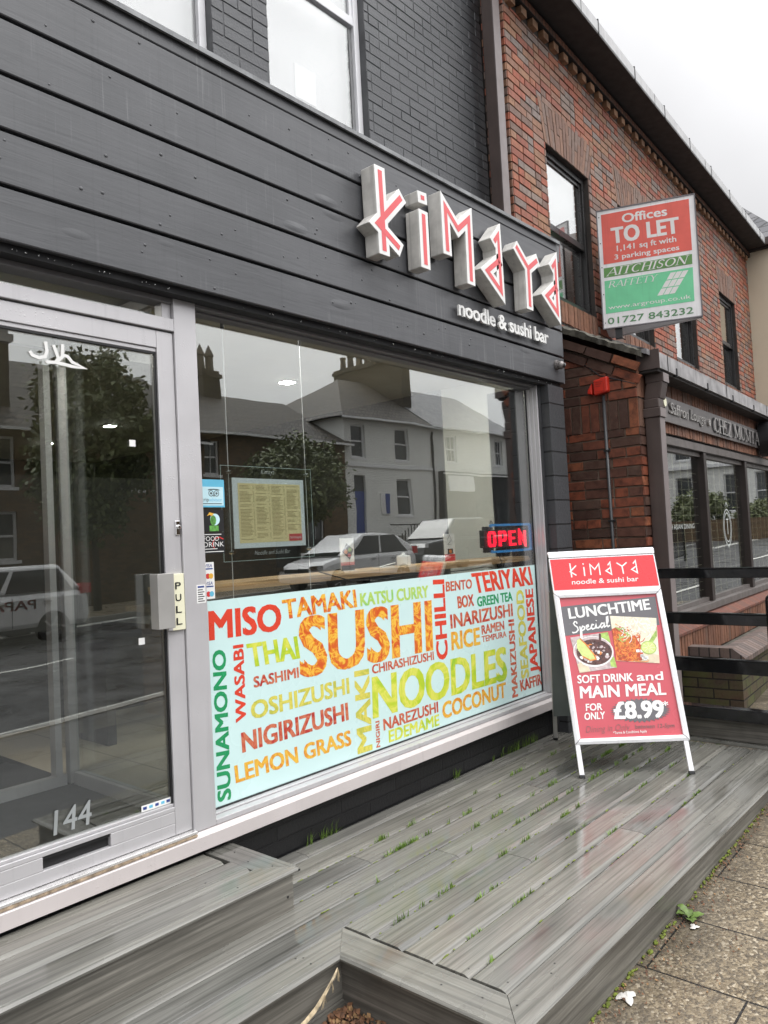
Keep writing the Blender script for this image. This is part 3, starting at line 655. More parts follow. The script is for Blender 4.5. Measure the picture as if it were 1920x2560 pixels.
# ------------------------------------------------------------------ noodle shop building
YF, YG = 2.85, 2.945
shop = thing('noodle_shop', 'charcoal painted noodle bar building with silver framed shopfront and dark brick upper floor', 'building', (0, 0, 0))
UY = 3.563
W1 = (1.80, 2.76, 4.40, 6.3); W2 = (3.20, 4.15, 4.40, 6.3); W0 = (-.2, .75, 4.40, 6.3)
b = MB(); wall_holes(b, -4, 5.74, 3.2, 7.4, [W0, W1, W2], UY, .35, .12); uw = b.build('upper_wall', 'mortar_b', shop)
b = MB(); bricks(b, -1.2, 5.74, 4.2, 6.3, lambda a, c, d: (a, UY - d, c), holes=[W0, W1, W2], out=.0045, seed=3, header=.12, ja=.003, j=.008); b.build('painted_bricks', 'u_black', uw)
b = MB().box(-4, 5.74, UY + .36, 10, 6.5, 7.3); b.build('roof', 'slate', shop)
for wi in (W0, W1, W2):
    x0, x1, z0, z1 = wi; yw = UY + .055; f = .052; b = MB()
    b.box(x0, x0 + f, yw, yw + .06, z0, z1).box(x1 - f, x1, yw, yw + .06, z0, z1).box(x0 + f, x1 - f, yw, yw + .06, z0, z0 + f).box(x0 + f, x1 - f, yw, yw + .06, z1 - f, z1)
    b.box(x0 + f, x1 - f, yw + .005, yw + .055, 5.28, 5.345)
    b.box(x0 + f, x0 + f + .03, yw + .012, yw + .05, 5.345, z1 - f).box(x1 - f - .03, x1 - f, yw + .012, yw + .05, 5.345, z1 - f)
    wf = b.build('window', 'white_up', shop, bevel=.004)
    MB().box(x0 + f, x1 - f, yw + .03, yw + .036, z0 + f, 5.28).box(x0 + f + .03, x1 - f - .03, yw + .03, yw + .036, 5.345, z1 - f).build('pane', 'glass_up', wf)
    MB().box(x0 - .02, x1 + .02, yw + .16, yw + .17, z0 - .1, z1).build('blind', 'blind', wf)
    if wi is W2:
        MB().box(x0 + .42, x0 + .62, yw + .150, yw + .156, 4.62, 4.86).build('wall_switch', 'white_up', wf)
MB().prism([(2.775, 3.60), (UY, 4.36), (UY, 4.39), (2.76, 3.745)], 'x', -4, 5.44).build('lean_to_roof', 'slate', shop)
MB().prism([(2.735, 3.725), (2.735, 3.748), (2.86, 3.842), (2.87, 3.834), (2.748, 3.742), (2.748, 3.725)], 'x', -4, 5.40).build('flashing', 'flash', shop)
b = MB(); zb = [2.618, 2.826, 3.034, 3.244, 3.458, 3.664, 3.732]
for z0, z1 in zip(zb, zb[1:]):
    gp = .015 if z0 < 3.6 else .004
    b.prism([(2.76 + .001 * random.random(), z0 + gp), (2.757, z0 + gp + .004), (2.757, z1 - .004), (2.761, z1), (2.785, z1), (2.785, z0 + gp)], 'x', -4, 5.368)
    b.prism([(5.37, z0 + gp), (5.395, z0 + gp), (5.395, z1), (5.37, z1)], 'y', 2.762, 3.5)
MB().box(-4, 5.362, 2.79, 2.86, 2.60, 3.725).box(5.33, 5.366, 2.86, 3.55, 0, 3.7).build('fascia_backing', 'dark', shop)
for k in range(90):
    x = random.uniform(.9, 5.3); z = random.choice(zb[:5]) + random.uniform(.03, .18); b.ball((x, 2.7565, z), random.uniform(.005, .0095), 6, (1, .45, .8))
b.build('fascia_boards', 'fascia', shop)
b = MB()
for k in range(70):
    x = random.uniform(.6, 5.3); b.ball((x, 2.79 - random.random() * .02, 2.613), random.uniform(.002, .0045), 6)
b.build('drip_drop', 'glass_up', shop, smooth=True)['kind'] = 'stuff'
# piers and plinth
MB().box(5.135, 5.368, 2.768, 3.4, -.3, 2.60).build('corner_pier', 'black_block', shop, bevel=.006)
MB().box(5.112, 5.137, 2.84, 3.3, -.3, 2.61).build('pier_recess', 'black_paint', shop)
MB().box(-4, 5.12, 2.876, 3.1, -.4, .20).build('plinth', 'plinth_brick', shop)
# shopfront frame
b = MB()
b.box(1.93, 2.045, YF, 2.95, .27, 2.64)                                   # mullion
b.box(2.0455, 5.0805, YF, 2.955, .270, .294).box(2.0455, 5.0805, YF + .05, 2.94, .2945, .302)   # bottom rail and bead
b.box(5.081, 5.0879, YF + .06, 2.955, .27, 2.60).box(5.088, 5.0949, YF + .03, 2.955, .27, 2.60).box(5.095, 5.111, YF, 2.955, .27, 2.64)
b.box(1.0, 1.9295, YF, 2.95, 2.452, 2.508)                                 # transom
b.box(.86, .9995, YF, 2.95, .27, 2.64)
b.box(-4, .8595, YF, 2.95, .27, .34).box(-.6, -.48, YF - .002, 2.95, .34, 2.57)
b.box(1.885, 1.9295, YF + .022, 2.93, 2.509, 2.60)
b.build('window_frame', 'frame', shop, bevel=.003)
b = MB()
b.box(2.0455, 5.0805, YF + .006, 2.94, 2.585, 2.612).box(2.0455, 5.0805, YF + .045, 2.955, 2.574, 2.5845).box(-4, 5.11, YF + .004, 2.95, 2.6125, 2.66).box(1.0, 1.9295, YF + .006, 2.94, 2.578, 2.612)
b.build('frame_head', 'frame_shaded', shop, bevel=.003)
MB().prism([(2.826, .192), (2.826, .252), (2.848, .268), (2.93, .268), (2.93, .192)], 'x', -4, 5.112).build('frame_sill', 'sill', shop, bevel=.002)
MB().box(2.047, 5.0805, YG - .003, YG + .003, .296, 2.59).build('window_pane', 'glass', shop)
MB().box(1.0, 1.884, YG - .003, YG + .003, 2.50, 2.585).build('transom_pane', 'glass', shop)
MB().box(-4, .86, YG - .003, YG + .003, .34, 2.62).build('window_pane', 'glass', shop)
MB().box(5.075, 5.0805, YG - .014, YG - .0035, .302, 2.574).box(2.047, 5.0745, YG - .014, YG - .0035, .3025, .308).build('gasket', 'rubber', shop)
# door
door = MB()
door.box(1.846, 1.928, 2.862, 2.91, .286, 2.446).box(1.004, 1.085, 2.862, 2.91, .286, 2.446)
door.box(1.0855, 1.8455, 2.8625, 2.91, 2.37, 2.446).box(1.0855, 1.8455, 2.8625, 2.91, .286, .336)
door.box(1.0855, 1.283, 2.8625, 2.91, .3365, .386).box(1.552, 1.8455, 2.8625, 2.91, .3365, .386).box(1.0855, 1.8455, 2.8625, 2.91, .3865, .405)
door.box(1.0855, 1.8455, 2.87, 2.905, .4055, .418).box(1.0855, 1.8455, 2.87, 2.905, 2.352, 2.3695)
door = door.build('door', 'frame', shop, bevel=.0025)
MB().box(1.085, 1.846, 2.884, 2.89, .41, 2.36).build('door_pane', 'door_glass', door)
MB().box(1.838, 1.8455, 2.872, 2.884, .418, 2.352).box(1.0855, 1.838, 2.872, 2.884, 2.344, 2.352).build('gasket', 'rubber', door)
MB().box(1.285, 1.55, 2.882, 2.89, .338, .384).box(1.285, 1.55, 2.868, 2.881, .374, .384).build('letter_slot', 'rubber', door)
MB().box(1.90, 1.924, 2.855, 2.862, 1.555, 1.618).cyl((1.912, 2.854, 1.59), (1.912, 2.845, 1.59), .009).build('door_lock', 'chrome', door, bevel=.003)
MB().prism([(1.766, 2.80), (1.845, 2.80), (1.845, 2.812), (1.778, 2.812), (1.778, 2.86), (1.766, 2.86)], 'z', 1.163, 1.394).build('door_handle', 'aleg', door, bevel=.002)
pp = MB().box(1.838, 1.86, 2.842, 2.861, 1.148, 1.386).build('push_plate', 'frame', door, bevel=.002)
MB().box(1.8605, 1.925, 2.846, 2.861, 1.146, 1.388).build('plate_face', 'ivory', pp, bevel=.002)
for i, ch in enumerate('PULL'):
    b = MB(); put_text(b, ch, (1.879, 1.322 - i * .051), (1.907, 1.322 - i * .051), (1.879, 1.351 - i * .051), 2.8445, .02); b.build('letter', 'ink', pp)
b = MB(); put_text(b, '144', (1.335, .444), (1.486, .444), (1.335, .533), 2.8825, .01, .1); b.build('house_number', 'num', door)
MB().box(.98, 1.935, 2.832, 2.93, .2685, .284).build('threshold', 'thresh', shop, bevel=.004)
MB().box(.98, 1.93, 2.829, 2.84, .2605, .268).build('threshold_timber', 'woodrot', shop)

# stickers on the door glass and beside it
b = MB(); YS = 2.8815
def strokes(mb, lines, x0, z0, sx, sz, wd, y):
    for i, ln in enumerate(lines): mb.ribbon([(x0 + p[0] * sx, z0 + p[1] * sz) for p in ln], wd, y - .0001 * i)
strokes(b, [[(.42, 1), (.45, .55), (.4, .3), (.25, .2), (.08, .28), (.02, .45)], [(.62, .9), (.74, .3), (.66, .1), (.46, .06), (.42, .12)], [(.86, 1), (.84, .4), (.72, .2)], [(.84, .5), (.98, .46), (1.1, .22), (1.42, .02), (1.1, .02), (.9, .06), (.66, .1)]], 1.302, 2.237, .155, .085, .013, YS)
tag(b.build('glass_lettering', 'print_white'), 'white curved foreign script stuck high on the door glass', 'sticker')
b = MB().box(1.70, 1.839, YS - .001, YS, .4205, .446); b.mat(1)
b2 = [(.708, 1), (.736, 2), (.764, 1), (.792, 2), (.818, 1)]
for x, m in b2: b.mat(m).box(1 + x, 1 + x + .016, YS - .002, YS - .001, .428, .439)
tag(b.build('card_strip', ['print_white', 'navy', 'sky_blue']), 'white strip of payment card logos in the lower corner of the door', 'sticker')
for i, (x, z) in enumerate(((1.709, 1.934), (1.717, 1.103))):
    b = MB().box(x, x + .028, YS - .001, YS, z, z + .028)
    tag(b.build('square_sticker', 'print_white'), ['small white square sticker on the door glass above the lock', 'small white square sticker on the door glass below the pull handle'][i], 'sticker', 'square stickers on the door glass')
b = MB().box(1.99, 2.036, YF - .001, YF, 1.25, 1.331).mat(1)
for k in range(6): b.box(1.996, 2.03 - .008 * (k % 2), YF - .0016, YF - .001, 1.257 + k * .01, 1.261 + k * .01)
b.mat(2).box(1.996, 2.03, YF - .0016, YF - .001, 1.318, 1.326)
tag(b.build('notice_label', ['print_white', 'ink', 'navy']), 'small white printed label on the silver post beside the door', 'label')

# printed film across the bottom of the window
FY = 2.9400
film = thing('window_film', 'pale mint film covered in red and green food words along the window bottom', 'window film', (3.5, FY, .335))
MB().box(2.10, 5.0735, FY, FY + .001, .309, 1.248).xf(lambda p: (p[0] - 3.5, p[1] - FY, p[2] - .335)).build('backing', 'film', film)
WORDS = [('MISO', (2.084, 1.077), (2.085, 1.202), (2.505, 1.073), 'f_red'), ('TAMAKI', (2.533, 1.122), (2.524, 1.214), (3.058, 1.132), 'f_fire'), ('KATSU CURRY', (3.093, 1.132), (3.091, 1.2), (3.702, 1.129), 'f_pgreen'),
 ('SUSHI', (2.631, .821), (2.639, 1.109), (3.707, .81), 'f_fire'), ('BENTO', (3.887, 1.147), (3.888, 1.206), (4.171, 1.145), 'f_dred'), ('TERIYAKI', (4.211, 1.11), (4.177, 1.238), (4.954, 1.112), 'f_red'),
 ('BOX', (4.006, 1.03), (4.003, 1.103), (4.183, 1.03), 'f_dred'), ('GREEN TEA', (4.227, 1.018), (4.224, 1.08), (4.663, 1.019), 'f_green'), ('INARIZUSHI', (3.917, .911), (3.916, .995), (4.654, .913), 'f_dred'),
 ('RICE', (3.916, .775), (3.917, .884), (4.228, .769), 'f_orange'), ('RAMEN', (4.26, .83), (4.258, .888), (4.535, .831), 'f_dred'), ('TEMPURA', (4.255, .778), (4.254, .817), (4.557, .777), 'f_dred'),
 ('KAFFIR', (4.71, .373), (4.70, .448), (5.001, .373), 'f_dred'), ('THAI', (2.306, .92), (2.292, 1.027), (2.619, .917), 'f_lime'), ('SASHIMI', (2.324, .82), (2.322, .869), (2.609, .821), 'f_dred'),
 ('CHIRASHIZUSHI', (3.16, .748), (3.158, .796), (3.723, .744), 'f_dred'), ('NOODLES', (3.155, .508), (3.162, .723), (4.529, .49), 'f_lime'), ('OSHIZUSHI', (2.302, .675), (2.3, .755), (2.966, .677), 'f_olive'),
 ('NIGIRIZUSHI', (2.241, .535), (2.238, .623), (2.949, .539), 'f_dred'), ('NAREZUSHI', (3.232, .42), (3.231, .481), (3.737, .422), 'f_dred'), ('EDEMAME', (3.272, .344), (3.273, .409), (3.741, .341), 'f_lime'),
 ('COCONUT', (3.784, .37), (3.785, .466), (4.509, .372), 'f_orange'), ('LEMON GRASS', (2.196, .407), (2.19, .483), (2.963, .403), 'f_orange'), ('CHILLI', (3.866, .734), (3.755, .738), (3.868, 1.219), 'f_red'),
 ('MAKIZUSHI', (4.663, .348), (4.591, .35), (4.666, .884), 'f_dred'), ('SEAFOOD', (4.824, .456), (4.725, .46), (4.817, 1.078), 'f_olive'), ('JAPANESE', (4.959, .473), (4.857, .476), (4.95, 1.076), 'f_red'),
 ('MAKI', (3.126, .342), (3.012, .345), (3.129, .776), 'f_olive'), ('NIGIRI', (3.193, .339), (3.162, .34), (3.196, .481), 'f_dred'), ('SUNAMONO', (2.16, .345), (2.090, .35), (2.164, 1.019), 'f_green'), ('WASABI', (2.266, .679), (2.209, .68), (2.268, 1.03), 'f_red')]
for wd, bl, tl, br, mt in WORDS:
    bl, tl, br = [(q[0] * 1.0155, CAMZ + (q[1] - CAMZ) * 1.0155) for q in (bl, tl, br)]
    b = MB(); put_text(b, wd, bl, br, tl, FY - .0006, .042); b.xf(lambda p: (p[0] - 3.5, p[1] - FY, p[2] - .335))
    b.build('printed_word', mt, film)

# stickers at the left of the big window
YS = 2.8825
SK = lambda p: (p[0] * 1.02, p[1] * 1.02, CAMZ + (p[2] - CAMZ) * 1.02)
b = MB().box(2.056, 2.187, YS - .001, YS, 1.678, 1.806).mat(1).box(2.056, 2.180, YS - .0016, YS - .001, 1.686, 1.772).mat(2)
for cx in (2.112, 2.142):
    b.ribbon([(cx + .013 * math.cos(a * .5236), 1.742 + .013 * math.sin(a * .5236)) for a in range(13)], .003, YS - .002).disc((cx, YS - .0021, 1.742), .0055, 12)
b.ribbon([(2.095, 1.757), (2.108, 1.76), (2.127, 1.761), (2.146, 1.76), (2.159, 1.757)], .004, YS - .0022).ribbon([(2.122, 1.738), (2.127, 1.727), (2.132, 1.738)], .003, YS - .0023)
put_text(b, 'trip', (2.060, 1.705), (2.098, 1.705), (2.060, 1.722), YS - .002); b.mat(0); put_text(b, 'advisor', (2.100, 1.705), (2.172, 1.705), (2.100, 1.722), YS - .002)
b.mat(2).box(2.066, 2.17, YS - .002, YS - .0016, 1.693, 1.696)
tag(b.xf(SK).build('owl_sticker', ['sky_blue', 'pale_blue', 'ink']), 'pale blue square sticker with an owl face and lettering', 'sticker')
b = MB().box(2.056, 2.177, YS - .001, YS, 1.566, 1.666).mat(1).disc((2.128, YS - .0012, 1.622), .027).mat(2).disc((2.118, YS - .0014, 1.618), .017, 9, .024).box(2.096, 2.146, YS - .0015, YS - .001, 1.568, 1.594).mat(3)
b.poly([(2.084, YS - .002, 1.638), (2.098, YS - .002, 1.655), (2.122, YS - .002, 1.65), (2.112, YS - .002, 1.638), (2.098, YS - .002, 1.643)])
tag(b.xf(SK).build('bird_sticker', ['ink', 'pale_blue', 'leaf_print', 'yellow_pr']), 'black sticker with a green bird on a pale moon', 'sticker')
b = MB().box(2.056, 2.177, YS - .001, YS, 1.466, 1.562).mat(1)
put_text(b, 'FOOD', (2.060, 1.524), (2.145, 1.524), (2.060, 1.545), YS - .0016, -.005); put_text(b, 'DRINK', (2.060, 1.497), (2.172, 1.497), (2.060, 1.519), YS - .0016, -.005)
b.box(2.062, 2.17, YS - .0016, YS - .001, 1.473, 1.476).box(2.066, 2.16, YS - .0016, YS - .001, 1.552, 1.555).box(2.066, 2.135, YS - .0016, YS - .001, 1.486, 1.489).mat(2)
b.ribbon([(2.118, 1.49), (2.108, 1.51), (2.122, 1.535), (2.15, 1.54), (2.17, 1.53)], .005, YS - .0013)
tag(b.xf(SK).build('guide_sticker', ['ink', 'print_white', 'red_pr']), 'black sticker reading FOOD and DRINK in white capitals', 'sticker')
b = MB().box(2.056, 2.111, YS - .001, YS, 1.262, 1.428)
for z, kd in ((1.405, 0), (1.365, 1), (1.325, 0), (1.284, 2)):
    if kd == 0:
        b.mat(1); put_text(b, 'VISA', (2.060, z), (2.100, z), (2.060, z + .015), YS - .0016, .01, .2); b.box(2.060, 2.104, YS - .0016, YS - .001, z - .010, z - .004)
    else:
        b.mat(2).disc((2.076, YS - .0014, z), .0125, 16).mat(3 if kd == 1 else 4).disc((2.093, YS - .0016, z), .0125, 16)
tag(b.xf(SK).build('payment_sticker', ['print_white', 'navy', 'red_pr', 'yellow_pr', 'sky_blue']), 'narrow white sticker showing four payment card marks', 'sticker')

# ---------------------------------------------------------------- projecting letters
LET = {'k1': [(3.096, 3.486), (3.104, 3.043)], 'k2': [(3.268, 3.388), (3.060, 3.182), (3.232, 3.092)], 'i1': [(3.466, 3.462), (3.468, 3.436)], 'i2': [(3.467, 3.353), (3.466, 3.056)],
 'm': [(3.690, 3.193), (3.688, 3.466), (3.811, 3.363), (3.932, 3.459), (3.926, 3.064)], 'a': [(4.217, 3.393), (4.268, 3.450), (4.270, 3.075), (4.115, 3.176), (4.262, 3.279)],
 'y1': [(4.49, 3.436), (4.636, 3.321)], 'y2': [(4.768, 3.405), (4.639, 3.318), (4.634, 3.048)], 'a2': [(4.986, 3.406), (5.036, 3.458), (5.032, 3.079), (4.883, 3.176), (5.024, 3.276)]}
kf = 2.64 / 2.60
LET = {k: [(x * kf, 1.48 + (z - 1.48) * kf) for x, z in v] for k, v in LET.items()}
sign = thing('shop_sign', 'six deep white angular letters with red faces spelling the shop name across the fascia', 'shop sign', (4.1, 2.75, 3.3))
def ext(pts, e):
    P = [Vector(p) for p in pts]; a = (P[0] - P[1]).normalized(); c = (P[-1] - P[-2]).normalized()
    return [tuple(P[0] + a * e)] + [tuple(p) for p in P[1:-1]] + [tuple(P[-1] + c * e)]
for grp in (('k1', 'k2'), ('i1', 'i2'), ('m',), ('a',), ('y1', 'y2'), ('a2',)):
    b = MB(); r = MB(); fr = MB(); dk = MB()
    for i, g in enumerate(grp):
        e = .012 if g == 'y1' else .022
        b.ribbon(ext(LET[g], e), .088, 2.644 + .0015 * i, 2.742 - .001 * i); fr.ribbon(ext(LET[g], e), .088, 2.6405 - .0004 * i, 2.6438 + .0003 * i); r.ribbon(LET[g], .034, 2.6392 - .0004 * i)
    sh = lambda p: (p[0] - 4.1, p[1] - 2.75, p[2] - 3.3)
    o = b.xf(sh).build('letter', 'letter_edge', sign, bevel=.006); fr.xf(sh).build('letter_rim', 'letter', o, bevel=.002); r.xf(sh).build('letter_face', 'letter_red', o)
b = MB(); put_text(b, 'noodle & sushi bar', (3.95, 2.889), (5.10, 2.889), (3.95, 2.985), 2.722, .018, 0, .95, .014)
b.xf(lambda p: (p[0] - 4.5, p[1] - 2.75, p[2] - 2.9)); o = b.build('sign_lettering', 'letter', loc=(4.5, 2.75, 2.9))
tag(o, 'small white raised lettering reading noodle and sushi bar on the fascia', 'sign lettering')

# dome camera on the fascia corner
cm = thing('security_camera', 'small grey dome security camera at the fascia corner', 'camera', (5.255, 2.757, 2.76))
MB().cyl((0, 0, 0), (0, -.018, 0), .038, .036, 20).box(-.03, -.02, -.026, -.01, -.016, .012).build('camera_base', 'steel', cm, bevel=.002)
hd = MB().ball((.006, -.036, -.006), .031, 16).build('camera_head', 'steel', cm, smooth=True)
MB().cyl((.010, -.058, -.010), (.017, -.068, -.014), .02, .018, 16).mat(1).cyl((.0175, -.0685, -.0142), (.0185, -.070, -.0146), .009, .008, 12).build('lens', ['rubber', 'chrome'], hd)

# ------------------------------------------------------------------ interior seen through the glass
room = thing('shop_interior', 'dim dining room behind the shop glass with beige floor and pale right wall', 'room', (0, 0, 0))
MB().box(-4, 5.11, 2.956, 9.5, .18, .266).build('floor', 'int_floor', room)
MB().box(-4, 5.10, 2.96, 9.5, 2.72, 2.80).build('ceiling', 'ceil', room)
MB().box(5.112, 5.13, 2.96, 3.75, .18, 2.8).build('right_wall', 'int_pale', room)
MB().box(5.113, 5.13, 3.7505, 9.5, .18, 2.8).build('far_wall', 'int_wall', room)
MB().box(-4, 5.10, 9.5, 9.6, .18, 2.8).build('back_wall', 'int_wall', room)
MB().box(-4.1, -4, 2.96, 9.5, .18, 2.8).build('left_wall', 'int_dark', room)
MB().box(2.12, 5.10, 5.6, 5.68, .266, 2.1).build('screen_wall', 'int_wall', room)
MB().box(.2, 2.0, 2.96, 5.1, .2665, .275).build('door_mat', 'mat', room)
MB().box(-3, .8, 4.9, 5.3, .27, 1.05).build('bench', 'oak_edge', room); MB().box(-3, .9, 4.85, 5.35, 1.0501, 1.09).build('table_top', 'oak', room)
MB().box(2.3, 4.6, 4.5, 5.1, .95, 1.0).box(2.5, 2.56, 4.6, 5.0, .27, .95).box(4.3, 4.36, 4.6, 5.0, .27, .95).build('dining_table', 'int_dark', room)
lob = thing('glazed_lobby', 'silver framed glazed inner lobby standing behind the entrance door', 'partition', (2.0, 4.0, .27))
b = MB(); c0 = (1.97, 4.06)
b.box(1.965, 2.015, 4.02, 4.07, .276, 2.70).box(1.97, 2.02, 2.98, 3.995, .276, .34).box(1.97, 2.02, 2.98, 3.995, 2.64, 2.70).box(.3, 1.945, 4.02, 4.07, .276, .33).box(.3, 1.945, 4.02, 4.07, 2.62, 2.7)
b.box(1.885, 1.92, 4.015, 4.075, .331, 2.61).box(.3, .36, 4.01, 4.08, .331, 2.61)
b.xf(lambda p: (p[0] - 2.0, p[1] - 4.0, p[2] - .27)); b.build('frame', 'frame', lob)
MB().box(1.992, 1.998, 2.98, 3.995, .341, 2.63).xf(lambda p: (p[0] - 2.0, p[1] - 4.0, p[2] - .27)).build('side_pane', 'clear', lob)
for i, (x, y) in enumerate(((3.857, 4.255), (3.768, 6.685), (3.796, 8.041), (1.2, 3.6), (2.6, 3.1), (3.5, 3.1), (4.35, 3.1))):  # last three are unseen lamps added to brighten the counter and right wall
    d = thing('downlight', ['small glowing square ceiling light behind the middle of the window', 'small glowing ceiling light seen right of centre in the door', 'small glowing ceiling light seen left in the door', 'small ceiling light inside the lobby', 'unseen ceiling light added behind the window head above the hung menu', 'unseen ceiling light added behind the window head above the counter pot', 'unseen ceiling light added behind the window head near the open sign'][i], 'ceiling light', (x, y, 2.718), 0, 'square downlights in the shop ceiling')
    MB().box(-.055, .055, -.055, .055, -.004, .002).build('trim', 'white', d); MB().box(-.04, .04, -.04, .04, -.007, -.0045).build('lamp_glass', 'lamp', d)
# counter shelf
sh = thing('window_counter', 'oak plank counter fixed along the inside of the window', 'counter', (3.6, 3.1, 1.3))
L = lambda p: (p[0] - 3.6, p[1] - 3.1, p[2] - 1.3)
MB().box(2.05, 3.4, 2.99, 3.34, 1.306, 1.318).box(3.4008, 5.09, 2.99, 3.34, 1.306, 1.318).xf(L).build('top', 'oak', sh)
MB().box(2.05, 3.0, 2.985, 3.335, 1.282, 1.3055).box(3.0008, 4.2, 2.985, 3.335, 1.282, 1.3055).box(4.2008, 5.09, 2.985, 3.335, 1.282, 1.3055).xf(L).build('front_edge', 'oak_edge', sh)
MB().box(3.36, 3.54, 3.06, 3.28, 1.26, 1.2815).cyl((3.45, 3.17, .27), (3.45, 3.17, 1.26), .028).xf(L).build('post', 'int_dark', sh)
b = MB(); b.tube([(2.66, 2.96, 1.40), (2.86, 2.965, 1.335), (3.1, 2.972, 1.272), (3.4, 2.975, 1.258), (3.62, 2.975, 1.268), (3.85, 2.975, 1.262), (4.2, 2.975, 1.262), (4.45, 2.97, 1.27), (4.6, 2.96, 1.25), (4.66, 2.95, 1.16)], .0035)
tag(b.build('loose_cable', 'rubber'), 'thin black cable drooping along the counter edge', 'cable')
b = MB(); b.tube([(4.58, 2.955, 1.365), (4.62, 2.955, 1.33), (4.66, 2.955, 1.27), (4.675, 2.955, 1.2)], .0028)
tag(b.build('sign_cable', 'rubber'), 'thin black cable hanging below the open sign', 'cable')
def menu_stand(x, y, z, rz, label, dish):
    t = thing('menu_stand', label, 'menu stand', (x, y, z), rz, 'menu cards on the counter')
    MB().box(-.05, .05, 0, .006, 0, .195).box(-.05, .05, -.02, .03, 0, .004).build('card', 'print_white', t)
    b = MB().box(-.05, .05, -.0012, -.0002, .035, .052).mat(1).box(-.05, .05, -.0012, -.0002, .004, .034).mat(2)
    if dish: b.poly([(-.04, -.0016, .115), (.015, -.0016, .065), (.046, -.0016, .125), (-.005, -.0016, .165)]).mat(3).disc((-.012, -.002, .115), .014, 8).mat(4).disc((.018, -.002, .125), .014, 8).mat(0).disc((.012, -.002, .092), .012, 8)
    else: b.box(-.02, .03, -.0016, -.0006, .055, .09).mat(3).disc((.005, -.002, .072), .014, 8).mat(5).ribbon([(-.02, .15), (0, .185), (.02, .15), (-.02, .12), (.02, .12)], .003, -.002)
    b.mat(6)
    if dish: put_text(b, 'BENTO BOX', (-.045, .040), (.045, .040), (-.045, .050), -.002)
    b.build('print', ['red_pr', 'red_pr' if not dish else 'ink', 'ink', 'f_food_o', 'f_food_g', 'seam', 'print_white'], t)
menu_stand(3.26, 3.14, 1.318, R(-8), 'white card stand with a bento box picture in the middle of the counter', True)
menu_stand(4.31, 3.16, 1.318, R(-10), 'white card stand near the open sign with a small dish picture', False)
def pot(x, y, z, label):
    t = thing('sauce_pot', label, 'pot', (x, y, z), 0, 'white lidded pots')
    MB().lathe([(0, 0), (.042, 0), (.046, .006), (.046, .058), (.043, .063), (0, .063)]).prism([(.044, .03), (.066, .052), (.064, .058), (.044, .046)], 'y', -.006, .006).build('body', 'porcelain', t, smooth=False)
    MB().lathe([(.045, .0635), (.044, .067), (.012, .072), (.01, .08), (.013, .084), (0, .088)]).build('lid', 'porcelain', t, smooth=True)
pot(3.79, 3.15, 1.318, 'white lidded sauce pot standing on top of the oak counter')
b = MB(); b.prism([(3.52, 3.10), (3.64, 3.10), (3.66, 3.2), (3.54, 3.2)], 'z', 1.3185, 1.325).cyl((3.54, 3.14, 1.326), (3.67, 3.12, 1.345), .003)
tag(b.build('chopstick_rest', 'porcelain'), 'flat white napkin with chopsticks lying on the counter', 'napkin')
menu_stand(2.36, 3.55, 1.13, R(-5), 'white card stand with red base below the counter at the left', False)
pot(2.45, 3.55, 1.13, 'white lidded pot below the counter at the left')
MB().box(2.1, 2.7, 3.4, 3.9, 1.08, 1.129).box(2.36, 2.44, 3.6, 3.7, .27, 1.08).build('low_table', 'int_dark', room)

# menu board hung on wires
mb_ = thing('menu_board', 'clear acrylic menu holder hung on two wires behind the glass', 'menu board', (2.53, 2.97, 1.65))
L = lambda p: (p[0] - 2.53, p[1] - 2.97, p[2] - 1.65)
MB().box(2.236, 2.83, 2.972, 2.978, 1.421, 1.888).xf(L).build('acrylic_panel', 'clear', mb_)
b = MB()
for x0, x1, z0, z1 in ((2.236, 2.83, 1.421, 1.4235), (2.236, 2.83, 1.8855, 1.888), (2.236, 2.2385, 1.4235, 1.8855), (2.8275, 2.83, 1.4235, 1.8855)): b.box(x0, x1, 2.9705, 2.9718, z0, z1)
b.xf(L).build('panel_edge', 'acr_edge', mb_)
MB().box(2.30, 2.768, 2.9665, 2.9695, 1.483, 1.828).xf(L).build('mount', 'menu_mount', mb_)
b = MB().box(2.332, 2.742, 2.9655, 2.9663, 1.508, 1.803).mat(1); rnd = random.Random(3)
for c in range(4):
    x = 2.343 + c * .101; z = 1.79
    while z > (1.56 if c == 3 else 1.52):
        ln = rnd.uniform(.045, .078); b.box(x, x + ln, 2.9648, 2.9654, z, z + .0022); b.box(x + .082, x + .088, 2.9648, 2.9654, z, z + .0022); z -= .0068 if rnd.random() > .08 else .017
b.mat(2).box(2.652, 2.742, 2.9646, 2.9654, 1.51, 1.546).mat(3); put_text(b, 'kimaya', (2.66, 1.522), (2.735, 1.522), (2.66, 1.536), 2.964)
b.xf(L).build('menu_sheet', ['menu_paper', 'menu_ink', 'letter_red', 'print_white'], mb_)
b = MB(); put_text(b, 'Kimaya', (2.485, 1.853), (2.572, 1.853), (2.485, 1.877), 2.9695, -.008, .25); put_text(b, 'Noodle and Sushi Bar', (2.424, 1.447), (2.658, 1.447), (2.424, 1.468), 2.9695, -.008, .25)
b.xf(L).build('etched_lettering', 'etch', mb_)
for x in (2.294, 2.804):
    MB().cyl((x, 2.984, 1.2), (x, 2.984, 2.72), .0022, k=6).xf(L).build('wire', 'white', mb_)
    MB().cyl((x, 2.984, 2.56), (x, 2.984, 2.60), .009).xf(L).build('wire_clamp', 'rubber', mb_)
    for z in (1.465, 1.856): MB().cyl((x, 2.96, z), (x, 2.992, z), .0085).xf(L).build('standoff', 'chrome', mb_)

